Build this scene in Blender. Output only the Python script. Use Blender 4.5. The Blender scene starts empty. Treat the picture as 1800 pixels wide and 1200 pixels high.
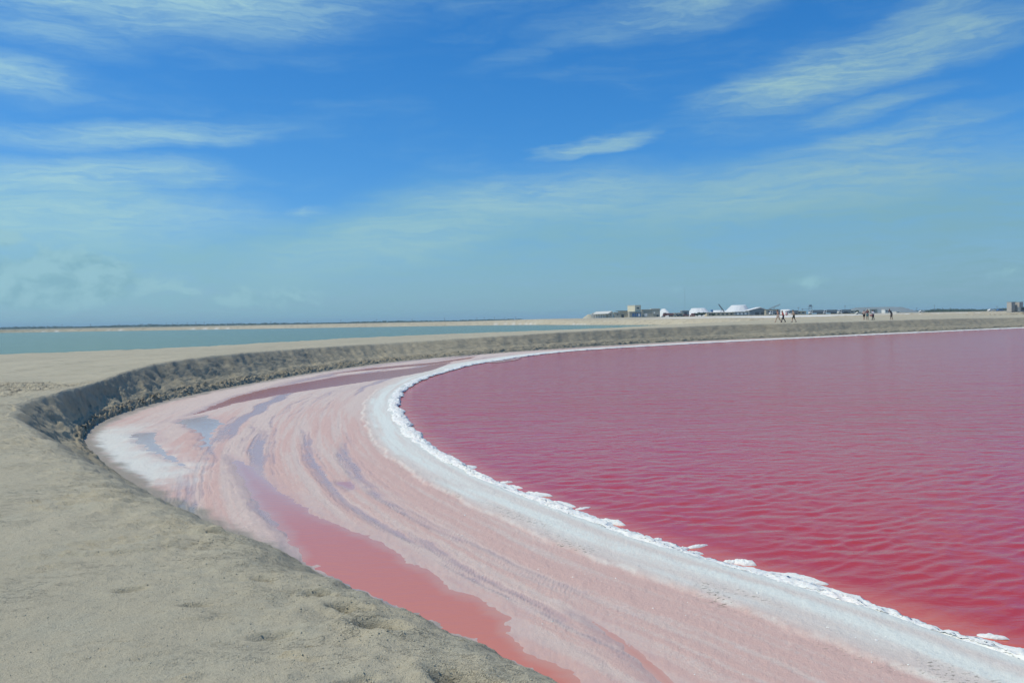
import bpy, bmesh, math, random
import numpy as np
from mathutils import Vector, Matrix, Euler

random.seed(7)
RNG = np.random.default_rng(11)
scene = bpy.context.scene
COL = scene.collection
R = math.radians

# ------------------------------------------------------------------ camera
cam_d = bpy.data.cameras.new('camera')
cam = bpy.data.objects.new('camera', cam_d)
COL.objects.link(cam)
cam_d.sensor_width = 36.0
cam_d.lens = 28.0
cam_d.clip_start = 0.05
cam_d.clip_end = 20000
cam.location = (0, 0, 3.1)
cam.rotation_euler = (Matrix.Rotation(R(90) - math.atan(38 / 1400.0), 3, 'X')
                      @ Matrix.Rotation(R(-0.987), 3, 'Z')).to_euler()
scene.camera = cam

# ------------------------------------------------------------------ sky
SUN_AZ = R(-98)      # from +Y, negative = to the left
SUN_EL = R(57)
world = bpy.data.worlds.new('World')
scene.world = world
world.use_nodes = True
wt = world.node_tree
wt.nodes.clear()


class NT:
    """small helper round a node tree"""
    def __init__(self, t):
        self.t = t

    def n(self, kind, **kw):
        nd = self.t.nodes.new('ShaderNode' + kind)
        for k, v in kw.items():
            setattr(nd, k, v)
        return nd

    def link(self, a, b):
        self.t.links.new(a, b)

    def put(self, sock, v):
        if hasattr(v, 'links') or hasattr(v, 'is_linked'):
            self.link(v, sock)
        else:
            sock.default_value = v

    def m(self, op, a, b=None, c=None, clamp=False):
        nd = self.n('Math', operation=op, use_clamp=clamp)
        for i, v in enumerate((a, b, c)):
            if v is not None:
                self.put(nd.inputs[i], v)
        return nd.outputs[0]

    def mix(self, f, a, b, mode='MIX'):
        nd = self.n('Mix', data_type='RGBA', blend_type=mode)
        self.put(nd.inputs[0], f)
        self.put(nd.inputs[6], a)
        self.put(nd.inputs[7], b)
        return nd.outputs[2]

    def rng(self, v, a, b, c=0.0, d=1.0, smooth=True):
        nd = self.n('MapRange')
        nd.interpolation_type = 'SMOOTHSTEP' if smooth else 'LINEAR'
        self.put(nd.inputs[0], v)
        for i, x in enumerate((a, b, c, d)):
            self.put(nd.inputs[1 + i], x)
        return nd.outputs[0]

    def mapping(self, v, loc=(0, 0, 0), rot=(0, 0, 0), scale=(1, 1, 1), typ='POINT'):
        nd = self.n('Mapping', vector_type=typ)
        self.link(v, nd.inputs[0])
        nd.inputs[1].default_value = loc
        nd.inputs[2].default_value = rot
        nd.inputs[3].default_value = scale
        return nd.outputs[0]

    def noise(self, v, scale, detail=4, rough=0.55, dist=0.0):
        nd = self.n('TexNoise')
        self.link(v, nd.inputs['Vector'])
        nd.inputs['Scale'].default_value = scale
        nd.inputs['Detail'].default_value = detail
        nd.inputs['Roughness'].default_value = rough
        nd.inputs['Distortion'].default_value = dist
        return nd

    def attr(self, name):
        nd = self.n('Attribute', attribute_name=name)
        return nd


W = NT(wt)
w_out = W.n('OutputWorld')
w_bg = W.n('Background')
W.link(w_bg.outputs[0], w_out.inputs[0])
sky = W.n('TexSky', sky_type='NISHITA')
sky.sun_disc = False
sky.sun_elevation = SUN_EL
sky.sun_rotation = SUN_AZ
sky.altitude = 0
sky.air_density = 1.0
sky.dust_density = 0.6
sky.ozone_density = 3.0
w_bg.inputs[1].default_value = 0.085
# the photograph's colour response: deeper reds-out azure than the raw model
sk = W.n('SeparateColor')
W.link(sky.outputs[0], sk.inputs[0])
skc = W.n('CombineColor')
W.link(W.m('MULTIPLY', W.m('POWER', sk.outputs[0], 1.75), 0.19), skc.inputs[0])
W.link(W.m('MULTIPLY', sk.outputs[1], 0.93), skc.inputs[1])
W.link(W.m('MULTIPLY', W.m('POWER', sk.outputs[2], 0.8), 2.0), skc.inputs[2])
sky_col = skc.outputs[0]

# direction -> azimuth / elevation in radians
w_tc = W.n('TexCoord')
w_sep = W.n('SeparateXYZ')
W.link(w_tc.outputs['Generated'], w_sep.inputs[0])
w_az = W.m('ARCTAN2', w_sep.outputs[0], w_sep.outputs[1])
w_el = W.m('ARCSINE', w_sep.outputs[2])
w_cmb = W.n('CombineXYZ')
W.link(w_az, w_cmb.inputs[0])
W.link(w_el, w_cmb.inputs[1])
AE = w_cmb.outputs[0]
# warp so that cloud edges are never clean
wn1 = W.noise(W.mapping(AE, scale=(3.2, 9, 1)), 1.0, 5, 0.6)
wn2 = W.noise(W.mapping(AE, rot=(0, 0, R(-9)), scale=(9, 42, 1)), 1.0, 5, 0.6)
warp = W.n('VectorMath', operation='SUBTRACT')
W.link(wn1.outputs['Color'], warp.inputs[0])
warp.inputs[1].default_value = (0.5, 0.5, 0.5)
warp_s = W.n('VectorMath', operation='MULTIPLY')
W.link(warp.outputs[0], warp_s.inputs[0])
warp_s.inputs[1].default_value = (0.22, 0.055, 0)
warp2 = W.n('VectorMath', operation='SUBTRACT')
W.link(wn2.outputs['Color'], warp2.inputs[0])
warp2.inputs[1].default_value = (0.5, 0.5, 0.5)
warp2_s = W.n('VectorMath', operation='MULTIPLY')
W.link(warp2.outputs[0], warp2_s.inputs[0])
warp2_s.inputs[1].default_value = (0.10, 0.02, 0)
wa = W.n('VectorMath', operation='ADD')
W.link(AE, wa.inputs[0])
W.link(warp_s.outputs[0], wa.inputs[1])
wb = W.n('VectorMath', operation='ADD')
W.link(wa.outputs[0], wb.inputs[0])
W.link(warp2_s.outputs[0], wb.inputs[1])
AEW = wb.outputs[0]


def cloud_mask(az, el, ang, a, b, soft=0.25, src=None):
    """elongated soft patch of sky centred on (az, el) degrees, half axes a, b degrees"""
    v = W.mapping(src or AEW, loc=(R(az), R(el), 0), rot=(0, 0, R(ang)), scale=(R(a), R(b), 1), typ='TEXTURE')
    ln = W.n('VectorMath', operation='LENGTH')
    W.link(v, ln.inputs[0])
    return W.rng(ln.outputs['Value'], 1.0, soft, 0.0, 1.0)


# fibrous cirrus texture
fib1 = W.noise(W.mapping(AEW, rot=(0, 0, R(-10)), scale=(6, 42, 1)), 1.0, 6, 0.62)
fib2 = W.noise(W.mapping(AEW, rot=(0, 0, R(-20)), scale=(22, 190, 1)), 1.0, 5, 0.65)
fib = W.rng(W.m('ADD', W.m('MULTIPLY', fib1.outputs[0], 0.58), W.m('MULTIPLY', fib2.outputs[0], 0.42)), 0.33, 0.66)
#      az     el    ang   a     b    strength  soft
CL = [(-23.0, 21.6, 3, 19.0, 4.4, 0.98, 0.25),
      (-13.0, 22.0, 6, 12.0, 2.6, 0.50, 0.0),
      (-29.0, 17.8, -4, 8.5, 1.7, 0.50, 0.0),
      (-33.0, 15.0, 0, 8.0, 1.8, 0.80, 0.1),
      (-25.0, 12.2, 6, 13.0, 1.25, 0.80, 0.2),
      (-28.0, 9.3, 4, 11.0, 1.6, 0.90, 0.25),
      (-28.0, 6.8, 1, 14.0, 2.2, 0.80, 0.2),
      (-14.5, 7.5, 4, 3.0, 0.45, 0.60, 0.1),
      (-6.0, 6.6, 15, 14.0, 2.8, 0.60, 0.2),
      (3.0, 8.6, 4, 15.0, 2.6, 0.80, 0.2),
      (21.0, 8.8, 5, 20.0, 2.8, 0.75, 0.2),
      (24.0, 11.3, 8, 12.0, 1.2, 0.70, 0.1),
      (6.0, 12.1, 11, 5.6, 0.65, 0.85, 0.2),
      (23.5, 16.0, 9, 14.0, 2.3, 1.0, 0.3),
      (30.0, 18.8, 7, 8.0, 1.2, 0.65, 0.1),
      (24.0, 13.2, 9, 8.0, 1.0, 0.65, 0.0),
      (13.0, 20.8, 7, 13.0, 2.0, 0.75, 0.1),
      (1.0, 18.5, 14, 7.0, 1.0, 0.22, 0.0)]
dens = None
for (az, el, ang, a, b, st, so) in CL:
    mk = W.m('MULTIPLY', cloud_mask(az, el, ang, a * 1.05, b * 1.12, so * 0.7), st)
    dens = mk if dens is None else W.m('MAXIMUM', dens, mk)
# the rest of the sky carries the same kind of thin cirrus
gen = W.rng(W.noise(W.mapping(AEW, rot=(0, 0, R(-8)), scale=(2.0, 7, 1)), 1.0, 4, 0.55).outputs[0], 0.48, 0.75, 0, 0.6)
beyond = W.rng(W.m('ABSOLUTE', w_az), R(34), R(48))
above = W.rng(w_el, R(23), R(32))
gen = W.m('MULTIPLY', gen, W.m('MAXIMUM', beyond, above))
dens = W.m('MAXIMUM', dens, gen)
thin = W.rng(W.noise(W.mapping(AEW, rot=(0, 0, R(-9)), scale=(3.0, 15, 1)), 1.0, 5, 0.6).outputs[0], 0.46, 0.78, 0, 0.30)
dens = W.m('MAXIMUM', dens, W.m('MULTIPLY', thin, W.rng(w_el, R(5), R(9))))
dens = W.m('MULTIPLY', dens, W.m('ADD', 0.36, W.m('MULTIPLY', fib, 0.80)))
# a broad milky veil fills the lower sky, its upper edge ragged and uneven
veil_n = W.m('MULTIPLY', W.m('SUBTRACT', wn1.outputs[0], 0.5), 0.09)
veil_el = W.m('ADD', w_el, veil_n)
dip = cloud_mask(-17.5, 8.0, 12, 13, 4.2, 0.1)            # the clear gap left of centre
veil_el = W.m('ADD', veil_el, W.m('MULTIPLY', dip, 0.055))
veil = W.rng(veil_el, R(11.2), R(6.5), 0.0, 0.80)
veil = W.m('MULTIPLY', veil, W.m('ADD', 0.66, W.m('MULTIPLY', fib, 0.48)), clamp=True)
side = W.rng(w_az, R(-45), R(45), 1.10, 0.86)             # brighter toward the sun
vcol = W.n('VectorMath', operation='SCALE')
W.link(W.mix(W.rng(w_el, R(0), R(9)), (2.65, 5.0, 5.85, 1), (2.6, 5.25, 6.25, 1)), vcol.inputs[0])
W.link(side, vcol.inputs['Scale'])
ccol = W.n('VectorMath', operation='SCALE')
ccol.inputs[0].default_value = (3.75, 6.25, 7.0)
W.link(side, ccol.inputs['Scale'])
sky_v = W.mix(veil, sky_col, vcol.outputs[0])
dens = W.m('MULTIPLY', dens, 0.92, clamp=True)
sky_c1 = W.mix(dens, sky_v, ccol.outputs[0])
# low cumulus on the horizon, hazy
cu_v = W.mapping(AE, scale=(26, 40, 1))
cu_n = W.noise(cu_v, 1.0, 6, 0.6, 0.3)
cu_big = W.noise(W.mapping(AE, scale=(9, 16, 1)), 1.0, 3, 0.5)
cu_h = W.m('ADD', W.m('MULTIPLY', cu_n.outputs[0], 0.55), W.m('MULTIPLY', cu_big.outputs[0], 0.45))
cum = None
for (az, el, a, b, st) in [(-29.5, 3.0, 12.0, 3.6, 1.0), (-18.0, 1.9, 9.0, 2.0, 0.75), (-33.5, 5.4, 4.0, 1.6, 0.8),
                           (11.0, 1.9, 4.0, 1.1, 0.5), (20.5, 2.2, 3.0, 1.2, 0.42), (32.0, 2.2, 3.5, 1.1, 0.4),
                           (-60, 3.5, 18, 3.5, 0.9), (62, 3.2, 16, 3.0, 0.8), (110, 3.5, 20, 3.4, 0.9), (-115, 3.4, 22, 3.4, 0.9)]:
    mk = W.m('MULTIPLY', cloud_mask(az, el, 0, a, b, 0.0, AE), st)
    cum = mk if cum is None else W.m('MAXIMUM', cum, mk)
cu_d = W.rng(W.m('ADD', cu_h, W.m('MULTIPLY', cum, 0.42)), 0.66, 0.80)
cu_d = W.m('MULTIPLY', cu_d, W.rng(w_el, R(0.1), R(1.6)))
cu_d = W.m('MULTIPLY', W.m('MULTIPLY', cu_d, 0.75), W.rng(cum, 0.02, 0.3))
cu_off = W.noise(W.mapping(AE, loc=(-0.25, 0.45, 0), scale=(26, 40, 1)), 1.0, 6, 0.6, 0.3)
cu_l = W.rng(W.m('SUBTRACT', cu_n.outputs[0], cu_off.outputs[0]), -0.20, 0.12)
cu_c = W.mix(cu_l, (2.5, 4.85, 5.75, 1), (3.5, 6.1, 6.85, 1))
sky_c2 = W.mix(cu_d, sky_c1, cu_c)
W.link(sky_c2, w_bg.inputs[0])
world.cycles.sampling_method = 'MANUAL'
world.cycles.sample_map_resolution = 512

sun_d = bpy.data.lights.new('sun', 'SUN')
sun_d.energy = 3.2
sun_d.angle = R(0.53)
sun_d.color = (1.0, 0.93, 0.77)
sun = bpy.data.objects.new('sun', sun_d)
COL.objects.link(sun)
sun_dir = Vector((math.sin(SUN_AZ) * math.cos(SUN_EL), math.cos(SUN_AZ) * math.cos(SUN_EL), math.sin(SUN_EL)))
sun.rotation_euler = sun_dir.to_track_quat('Z', 'Y').to_euler()
sun.location = (0, 0, 50)

scene.view_settings.view_transform = 'Standard'
scene.view_settings.look = 'None'
scene.view_settings.exposure = 0.12
scene.view_settings.gamma = 1.0
scene.view_settings.use_curve_mapping = False

# ------------------------------------------------------------------ numeric helpers
_perm = RNG.permutation(4096)
_gang = RNG.random(4096) * 2 * math.pi
_gx, _gy = np.cos(_gang), np.sin(_gang)


def pn(x, y, seed=0):
    """perlin noise, about -1..1"""
    xi = np.floor(x).astype(np.int64)
    yi = np.floor(y).astype(np.int64)
    fx, fy = x - xi, y - yi
    u = fx * fx * fx * (fx * (fx * 6 - 15) + 10)
    v = fy * fy * fy * (fy * (fy * 6 - 15) + 10)

    def g(ix, iy, dx, dy):
        h = _perm[(ix + _perm[(iy + seed * 131) & 4095]) & 4095]
        return _gx[h] * dx + _gy[h] * dy
    a = g(xi, yi, fx, fy)
    b = g(xi + 1, yi, fx - 1, fy)
    c = g(xi, yi + 1, fx, fy - 1)
    d = g(xi + 1, yi + 1, fx - 1, fy - 1)
    ab = a + (b - a) * u
    cd = c + (d - c) * u
    return (ab + (cd - ab) * v) * 1.4


def fbm(x, y, oct=4, gain=0.5, seed=0):
    s = 0.0
    a = 1.0
    t = 0.0
    for i in range(oct):
        s = s + a * pn(x, y, seed + i)
        t += a
        a *= gain
        x = x * 2.03 + 17.1
        y = y * 2.03 - 9.7
    return s / t


def sst(a, b, x):
    t = np.clip((x - a) / (b - a), 0, 1)
    return t * t * (3 - 2 * t)


def catmull(P, n=24):
    P = np.asarray(P, float)
    Q = np.vstack([2 * P[0] - P[1], P, 2 * P[-1] - P[-2]])
    out = []
    t = np.linspace(0, 1, n, endpoint=False)[:, None]
    for i in range(1, len(Q) - 2):
        p0, p1, p2, p3 = Q[i - 1], Q[i], Q[i + 1], Q[i + 2]
        out.append(0.5 * (2 * p1 + (p2 - p0) * t + (2 * p0 - 5 * p1 + 4 * p2 - p3) * t ** 2
                          + (3 * p1 - p0 - 3 * p2 + p3) * t ** 3))
    out.append(P[-1:])
    return np.vstack(out)


def sdist(x, y, poly):
    """distance to an open polyline, sign + on its left side, and arc length of the foot"""
    sh = x.shape
    x = x.ravel()
    y = y.ravel()
    best = np.full(x.shape, 1e18)
    side = np.zeros(x.shape)
    arc = np.zeros(x.shape)
    acc = 0.0
    for (ax, ay), (bx_, by_) in zip(poly[:-1], poly[1:]):
        dx, dy = bx_ - ax, by_ - ay
        L2 = dx * dx + dy * dy
        if L2 < 1e-12:
            continue
        t = np.clip(((x - ax) * dx + (y - ay) * dy) / L2, 0, 1)
        qx, qy = x - ax - t * dx, y - ay - t * dy
        d2 = qx * qx + qy * qy
        k = d2 < best
        best[k] = d2[k]
        side[k] = (dx * qy - dy * qx)[k]
        L = math.sqrt(L2)
        arc[k] = (acc + t * L)[k]
        acc += L
    return (np.sqrt(best) * np.where(side >= 0, 1, -1)).reshape(sh), arc.reshape(sh)


def sdpoly(x, y, poly):
    """signed distance to a closed polygon, negative inside"""
    P = np.asarray(poly)
    best = np.full(x.shape, 1e18)
    ins = np.zeros(x.shape, bool)
    for i in range(len(P)):
        ax, ay = P[i]
        bx_, by_ = P[(i + 1) % len(P)]
        dx, dy = bx_ - ax, by_ - ay
        t = np.clip(((x - ax) * dx + (y - ay) * dy) / (dx * dx + dy * dy + 1e-12), 0, 1)
        best = np.minimum(best, (x - ax - t * dx) ** 2 + (y - ay - t * dy) ** 2)
        c = ((ay > y) != (by_ > y)) & (x < (bx_ - ax) * (y - ay) / (by_ - ay + 1e-12) + ax)
        ins ^= c
    return np.sqrt(best) * np.where(ins, -1, 1)


def link(o, parent=None):
    COL.objects.link(o)
    if parent:
        o.parent = parent
    return o


def tag(o, label=None, cat=None, group=None, kind=None):
    if label:
        o['label'] = label
    if cat:
        o['category'] = cat
    if group:
        o['group'] = group
    if kind:
        o['kind'] = kind
    return o


def mesh(name, v, f, mat=None, parent=None, smooth=False):
    me = bpy.data.meshes.new(name)
    me.from_pydata([tuple(p) for p in v], [], f)
    me.update()
    if smooth:
        me.polygons.foreach_set('use_smooth', [True] * len(me.polygons))
    if mat:
        me.materials.append(mat)
    return link(bpy.data.objects.new(name, me), parent)


def grid_mesh(name, X, Y, Z, mat, keep=None, attrs=None, smooth=True, parent=None):
    """numpy grid -> mesh; keep = bool per vertex (a quad stays when all its corners do)"""
    n, m = X.shape
    co = np.stack([X, Y, Z], -1).reshape(-1, 3)
    i = np.arange(n * m).reshape(n, m)
    q = np.stack([i[:-1, :-1], i[1:, :-1], i[1:, 1:], i[:-1, 1:]], -1).reshape(-1, 4)
    if keep is not None:
        k = keep.ravel()
        q = q[k[q].any(1)]
    used = np.zeros(n * m, bool)
    used[q.ravel()] = True
    new = np.cumsum(used) - 1
    q = new[q]
    co = co[used]
    # face up
    a = co[q[0, 1]] - co[q[0, 0]]
    b = co[q[0, 2]] - co[q[0, 0]]
    if a[0] * b[1] - a[1] * b[0] < 0:
        q = q[:, ::-1]
    me = bpy.data.meshes.new(name)
    me.vertices.add(len(co))
    me.vertices.foreach_set('co', co.astype(np.float32).ravel())
    me.loops.add(len(q) * 4)
    me.loops.foreach_set('vertex_index', np.ascontiguousarray(q).astype(np.int32).ravel())
    me.polygons.add(len(q))
    me.polygons.foreach_set('loop_start', np.arange(0, len(q) * 4, 4, dtype=np.int32))
    me.polygons.foreach_set('use_smooth', np.full(len(q), smooth))
    me.update(calc_edges=True)
    for k, v in (attrs or {}).items():
        at = me.attributes.new(k, 'FLOAT', 'POINT')
        at.data.foreach_set('value', v.reshape(-1)[used].astype(np.float32))
    me.materials.append(mat)
    return link(bpy.data.objects.new(name, me), parent)


def soup(name, co, tri, mat, parent=None, smooth=False):
    me = bpy.data.meshes.new(name)
    me.vertices.add(len(co))
    me.vertices.foreach_set('co', np.asarray(co, np.float32).ravel())
    k = tri.shape[1]
    me.loops.add(len(tri) * k)
    me.loops.foreach_set('vertex_index', tri.astype(np.int32).ravel())
    me.polygons.add(len(tri))
    me.polygons.foreach_set('loop_start', np.arange(0, len(tri) * k, k, dtype=np.int32))
    me.polygons.foreach_set('use_smooth', np.full(len(tri), smooth))
    me.update(calc_edges=True)
    me.materials.append(mat)
    return link(bpy.data.objects.new(name, me), parent)


# ------------------------------------------------------------------ materials
def new_mat(name):
    m = bpy.data.materials.new(name)
    m.use_nodes = True
    t = NT(m.node_tree)
    b = m.node_tree.nodes['Principled BSDF']
    return m, t, b


def plain(name, col, rough=0.7, var=0.12, scale=1.5, metal=0.0):
    m, t, b = new_mat(name)
    tc = t.n('TexCoord')
    nz = t.noise(tc.outputs['Object'], scale, 4, 0.6)
    c = t.mix(nz.outputs[0], tuple(x * (1 - var) for x in col) + (1,), tuple(min(1, x * (1 + var)) for x in col) + (1,))
    t.link(c, b.inputs['Base Color'])
    b.inputs['Roughness'].default_value = rough
    b.inputs['Metallic'].default_value = metal
    return m


def sand_material():
    m, t, b = new_mat('levee_sand')
    geo = t.n('NewGeometry')
    P = geo.outputs['Position']
    damp = t.attr('damp').outputs['Fac']
    dark = t.attr('clod').outputs['Fac']
    n_big = t.noise(P, 0.35, 5, 0.6)
    n_mid = t.noise(P, 2.6, 5, 0.65)
    n_fin = t.noise(P, 22, 4, 0.7)
    n_grn = t.noise(P, 125, 3, 0.75)
    c = t.mix(t.rng(n_big.outputs[0], 0.3, 0.7), (0.405, 0.37, 0.265, 1), (0.465, 0.42, 0.30, 1))
    c = t.mix(t.m('MULTIPLY', t.rng(n_mid.outputs[0], 0.42, 0.72), 0.55), c, (0.43, 0.412, 0.310, 1))
    c = t.mix(t.m('MULTIPLY', t.rng(n_fin.outputs[0], 0.5, 0.78), 0.5), c, (0.25, 0.225, 0.165, 1))
    # single dark and pale grains
    c = t.mix(t.m('MULTIPLY', t.rng(n_grn.outputs[0], 0.54, 0.66), 0.62), c, (0.20, 0.185, 0.145, 1))
    vor = t.n('TexVoronoi')
    t.link(P, vor.inputs['Vector'])
    vor.inputs['Scale'].default_value = 60
    c = t.mix(t.m('MULTIPLY', t.rng(vor.outputs['Distance'], 0.16, 0.06), 0.25), c, (0.50, 0.48, 0.42, 1))
    # damp grey mud of the cut bank
    n_d = t.noise(t.mapping(P, scale=(1, 1, 2.5)), 1.7, 5, 0.65)
    mud = t.mix(n_d.outputs[0], (0.26, 0.23, 0.16, 1), (0.46, 0.405, 0.28, 1))
    dm = t.m('MULTIPLY', damp, t.rng(t.m('ADD', damp, t.m('SUBTRACT', n_d.outputs[0], 0.5)), 0.10, 0.62), clamp=True)
    c = t.mix(dm, c, mud)
    c = t.mix(t.m('MULTIPLY', dark, t.rng(n_mid.outputs[0], 0.35, 0.6)), c, (0.095, 0.088, 0.078, 1))
    t.link(c, b.inputs['Base Color'])
    b.inputs['Roughness'].default_value = 0.93
    b.inputs['Specular IOR Level'].default_value = 0.25
    bp2 = t.n('Bump')
    bp2.inputs['Strength'].default_value = 0.9
    bp2.inputs['Distance'].default_value = 0.022
    led = t.noise(t.mapping(P, rot=(0, 0, R(-14)), scale=(0.55, 1.5, 1)), 3.4, 7, 0.70, 0.3)
    ledge = t.m('ADD', t.rng(led.outputs[0], 0.500, 0.520), t.rng(led.outputs[0], 0.575, 0.590))
    lmask = t.rng(t.noise(P, 0.9, 3, 0.5).outputs[0], 0.42, 0.60)
    hh = t.m('ADD', t.m('MULTIPLY', n_fin.outputs[0], 0.8), t.m('MULTIPLY', n_grn.outputs[0], 0.45))
    hh = t.m('ADD', hh, t.m('MULTIPLY', t.m('MULTIPLY', ledge, lmask), 0.40))
    t.link(hh, bp2.inputs['Height'])
    t.link(bp2.outputs[0], b.inputs['Normal'])
    return m


def salt_material():
    """dry salt crust, white at the water's edge, pink where brine has soaked it"""
    m, t, b = new_mat('salt_crust')
    geo = t.n('NewGeometry')
    P = geo.outputs['Position']
    wet_a = t.attr('wet').outputs['Fac']
    white = t.attr('white').outputs['Fac']
    pink = t.attr('pink').outputs['Fac']
    mudd = t.attr('mud').outputs['Fac']
    n1 = t.noise(P, 1.2, 5, 0.6)
    n2 = t.noise(P, 14, 5, 0.7)
    n3 = t.noise(P, 75, 3, 0.7)
    n4 = t.noise(P, 5.5, 6, 0.68)
    wet = t.m('MULTIPLY', t.rng(t.m('ADD', wet_a, t.m('MULTIPLY', t.m('SUBTRACT', n4.outputs[0], 0.5), 0.55)), 0.05, 0.95), t.rng(wet_a, 0.02, 0.2))
    c = t.mix(n1.outputs[0], (0.55, 0.455, 0.395, 1), (0.62, 0.525, 0.455, 1))
    c = t.mix(t.m('MULTIPLY', t.rng(n4.outputs[0], 0.52, 0.66), 0.45), c, (0.68, 0.60, 0.54, 1))
    c = t.mix(t.m('MULTIPLY', t.rng(n3.outputs[0], 0.56, 0.70), 0.35), c, (0.40, 0.30, 0.26, 1))
    c = t.mix(t.m('MULTIPLY', pink, t.rng(t.m('ADD', t.m('MULTIPLY', n2.outputs[0], 0.6), t.m('MULTIPLY', pink, 0.5)), 0.2, 0.72)), c, (0.565, 0.365, 0.31, 1))
    c = t.mix(t.m('MULTIPLY', wet, 0.82), c, (0.44, 0.30, 0.27, 1))
    wc = t.mix(n2.outputs[0], (0.58, 0.61, 0.555, 1), (0.72, 0.745, 0.67, 1))
    c = t.mix(white, c, wc)
    # debris specks along the wrack line
    sp = t.noise(t.mapping(P, rot=(0, 0, R(35)), scale=(0.4, 1, 1)), 38, 4, 0.6)
    wl = t.attr('wrack').outputs['Fac']
    c = t.mix(t.m('MULTIPLY', wl, t.rng(sp.outputs[0], 0.57, 0.64)), c, (0.16, 0.15, 0.105, 1))
    c = t.mix(mudd, c, t.mix(n2.outputs[0], (0.20, 0.185, 0.14, 1), (0.36, 0.33, 0.27, 1)))
    t.link(c, b.inputs['Base Color'])
    rgh = t.m('SUBTRACT', 0.80, t.m('MULTIPLY', wet, 0.56))
    t.link(rgh, b.inputs['Roughness'])
    b.inputs['Specular IOR Level'].default_value = 0.4
    bp = t.n('Bump')
    bp.inputs['Strength'].default_value = 0.9
    bp.inputs['Distance'].default_value = 0.017
    t.link(t.m('MULTIPLY', t.m('ADD', t.m('ADD', n2.outputs[0], t.m('MULTIPLY', n3.outputs[0], 0.4)), t.m('MULTIPLY', n4.outputs[0], 1.0)), t.m('SUBTRACT', 1.0, t.m('MULTIPLY', wet, 0.93))), bp.inputs['Height'])
    t.link(bp.outputs[0], b.inputs['Normal'])
    return m


def brine_material(name, shallow, mid, deep, rough=0.06, ripple=0.25, scale=7.0):
    """opaque coloured brine: colour by depth attribute, mirror-like surface"""
    m, t, b = new_mat(name)
    geo = t.n('NewGeometry')
    P = geo.outputs['Position']
    dep = t.attr('depth').outputs['Fac']
    n1 = t.noise(P, 0.8, 4, 0.6)
    d = t.m('ADD', dep, t.m('MULTIPLY', t.m('SUBTRACT', n1.outputs[0], 0.5), 0.18))
    c = t.mix(t.rng(d, 0.0, 0.45), shallow + (1,), mid + (1,))
    c = t.mix(t.rng(d, 0.40, 1.0), c, deep + (1,))
    t.link(c, b.inputs['Base Color'])
    b.inputs['Roughness'].default_value = rough
    b.inputs['IOR'].default_value = 1.36
    bp = t.n('Bump')
    bp.inputs['Strength'].default_value = ripple
    bp.inputs['Distance'].default_value = 0.02
    rn = t.noise(t.mapping(P, rot=(0, 0, R(-24)), scale=(0.45, 1, 1)), scale, 3, 0.55, 0.4)
    t.link(rn.outputs[0], bp.inputs['Height'])
    t.link(bp.outputs[0], b.inputs['Normal'])
    return m


def lake_material():
    m, t, b = new_mat('pink_water')
    geo = t.n('NewGeometry')
    P = geo.outputs['Position']
    dep = t.attr('depth').outputs['Fac']
    farw = t.attr('farw').outputs['Fac']
    n1 = t.noise(t.mapping(P, rot=(0, 0, R(-20)), scale=(0.5, 1, 1)), 0.35, 4, 0.6)
    d = t.m('ADD', dep, t.m('MULTIPLY', t.m('SUBTRACT', n1.outputs[0], 0.5), 0.22))
    c = t.mix(t.rng(d, 0.0, 0.16), (0.64, 0.34, 0.25, 1), (0.60, 0.13, 0.075, 1))
    c = t.mix(t.rng(d, 0.13, 0.55), c, (0.47, 0.037, 0.027, 1))
    t.link(c, b.inputs['Base Color'])
    b.inputs['Roughness'].default_value = 0.06
    b.inputs['IOR'].default_value = 1.47
    # ripples too small for the mesh, then the waves of the far water
    r1 = t.noise(t.mapping(P, rot=(0, 0, R(-27)), scale=(0.5, 1, 1)), 3.2, 4, 0.62, 0.6)
    r2 = t.noise(t.mapping(P, rot=(0, 0, R(10)), scale=(0.5, 1, 1)), 1.0, 3, 0.6, 0.5)
    hh = t.m('ADD', t.m('MULTIPLY', r1.outputs[0], t.m('ADD', 0.014, t.m('MULTIPLY', farw, 0.026))),
             t.m('MULTIPLY', r2.outputs[0], t.m('MULTIPLY', farw, 0.080)))
    r3 = t.noise(t.mapping(P, rot=(0, 0, R(-8)), scale=(0.4, 1, 1)), 0.42, 3, 0.65, 0.3)
    hh = t.m('ADD', hh, t.m('MULTIPLY', r3.outputs[0], t.m('MULTIPLY', farw, 0.11)))
    t.link(t.m('ADD', 0.06, t.m('MULTIPLY', farw, 0.08)), b.inputs['Roughness'])
    bp = t.n('Bump')
    bp.inputs['Strength'].default_value = 1.0
    bp.inputs['Distance'].default_value = 1.0
    t.link(hh, bp.inputs['Height'])
    t.link(bp.outputs[0], b.inputs['Normal'])
    return m


def teal_material():
    m, t, b = new_mat('teal_water')
    geo = t.n('NewGeometry')
    P = geo.outputs['Position']
    n1 = t.noise(t.mapping(P, scale=(0.3, 1, 1)), 0.05, 4, 0.6)
    c = t.mix(n1.outputs[0], (0.115, 0.165, 0.09, 1), (0.145, 0.20, 0.115, 1))
    t.link(c, b.inputs['Base Color'])
    b.inputs['Roughness'].default_value = 0.16
    b.inputs['IOR'].default_value = 1.34
    b.inputs['Specular IOR Level'].default_value = 0.15
    r1 = t.noise(t.mapping(P, rot=(0, 0, R(-12)), scale=(0.4, 1, 1)), 0.9, 4, 0.65, 0.4)
    bp = t.n('Bump')
    bp.inputs['Strength'].default_value = 1.0
    bp.inputs['Distance'].default_value = 0.35
    t.link(r1.outputs[0], bp.inputs['Height'])
    t.link(bp.outputs[0], b.inputs['Normal'])
    return m


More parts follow.
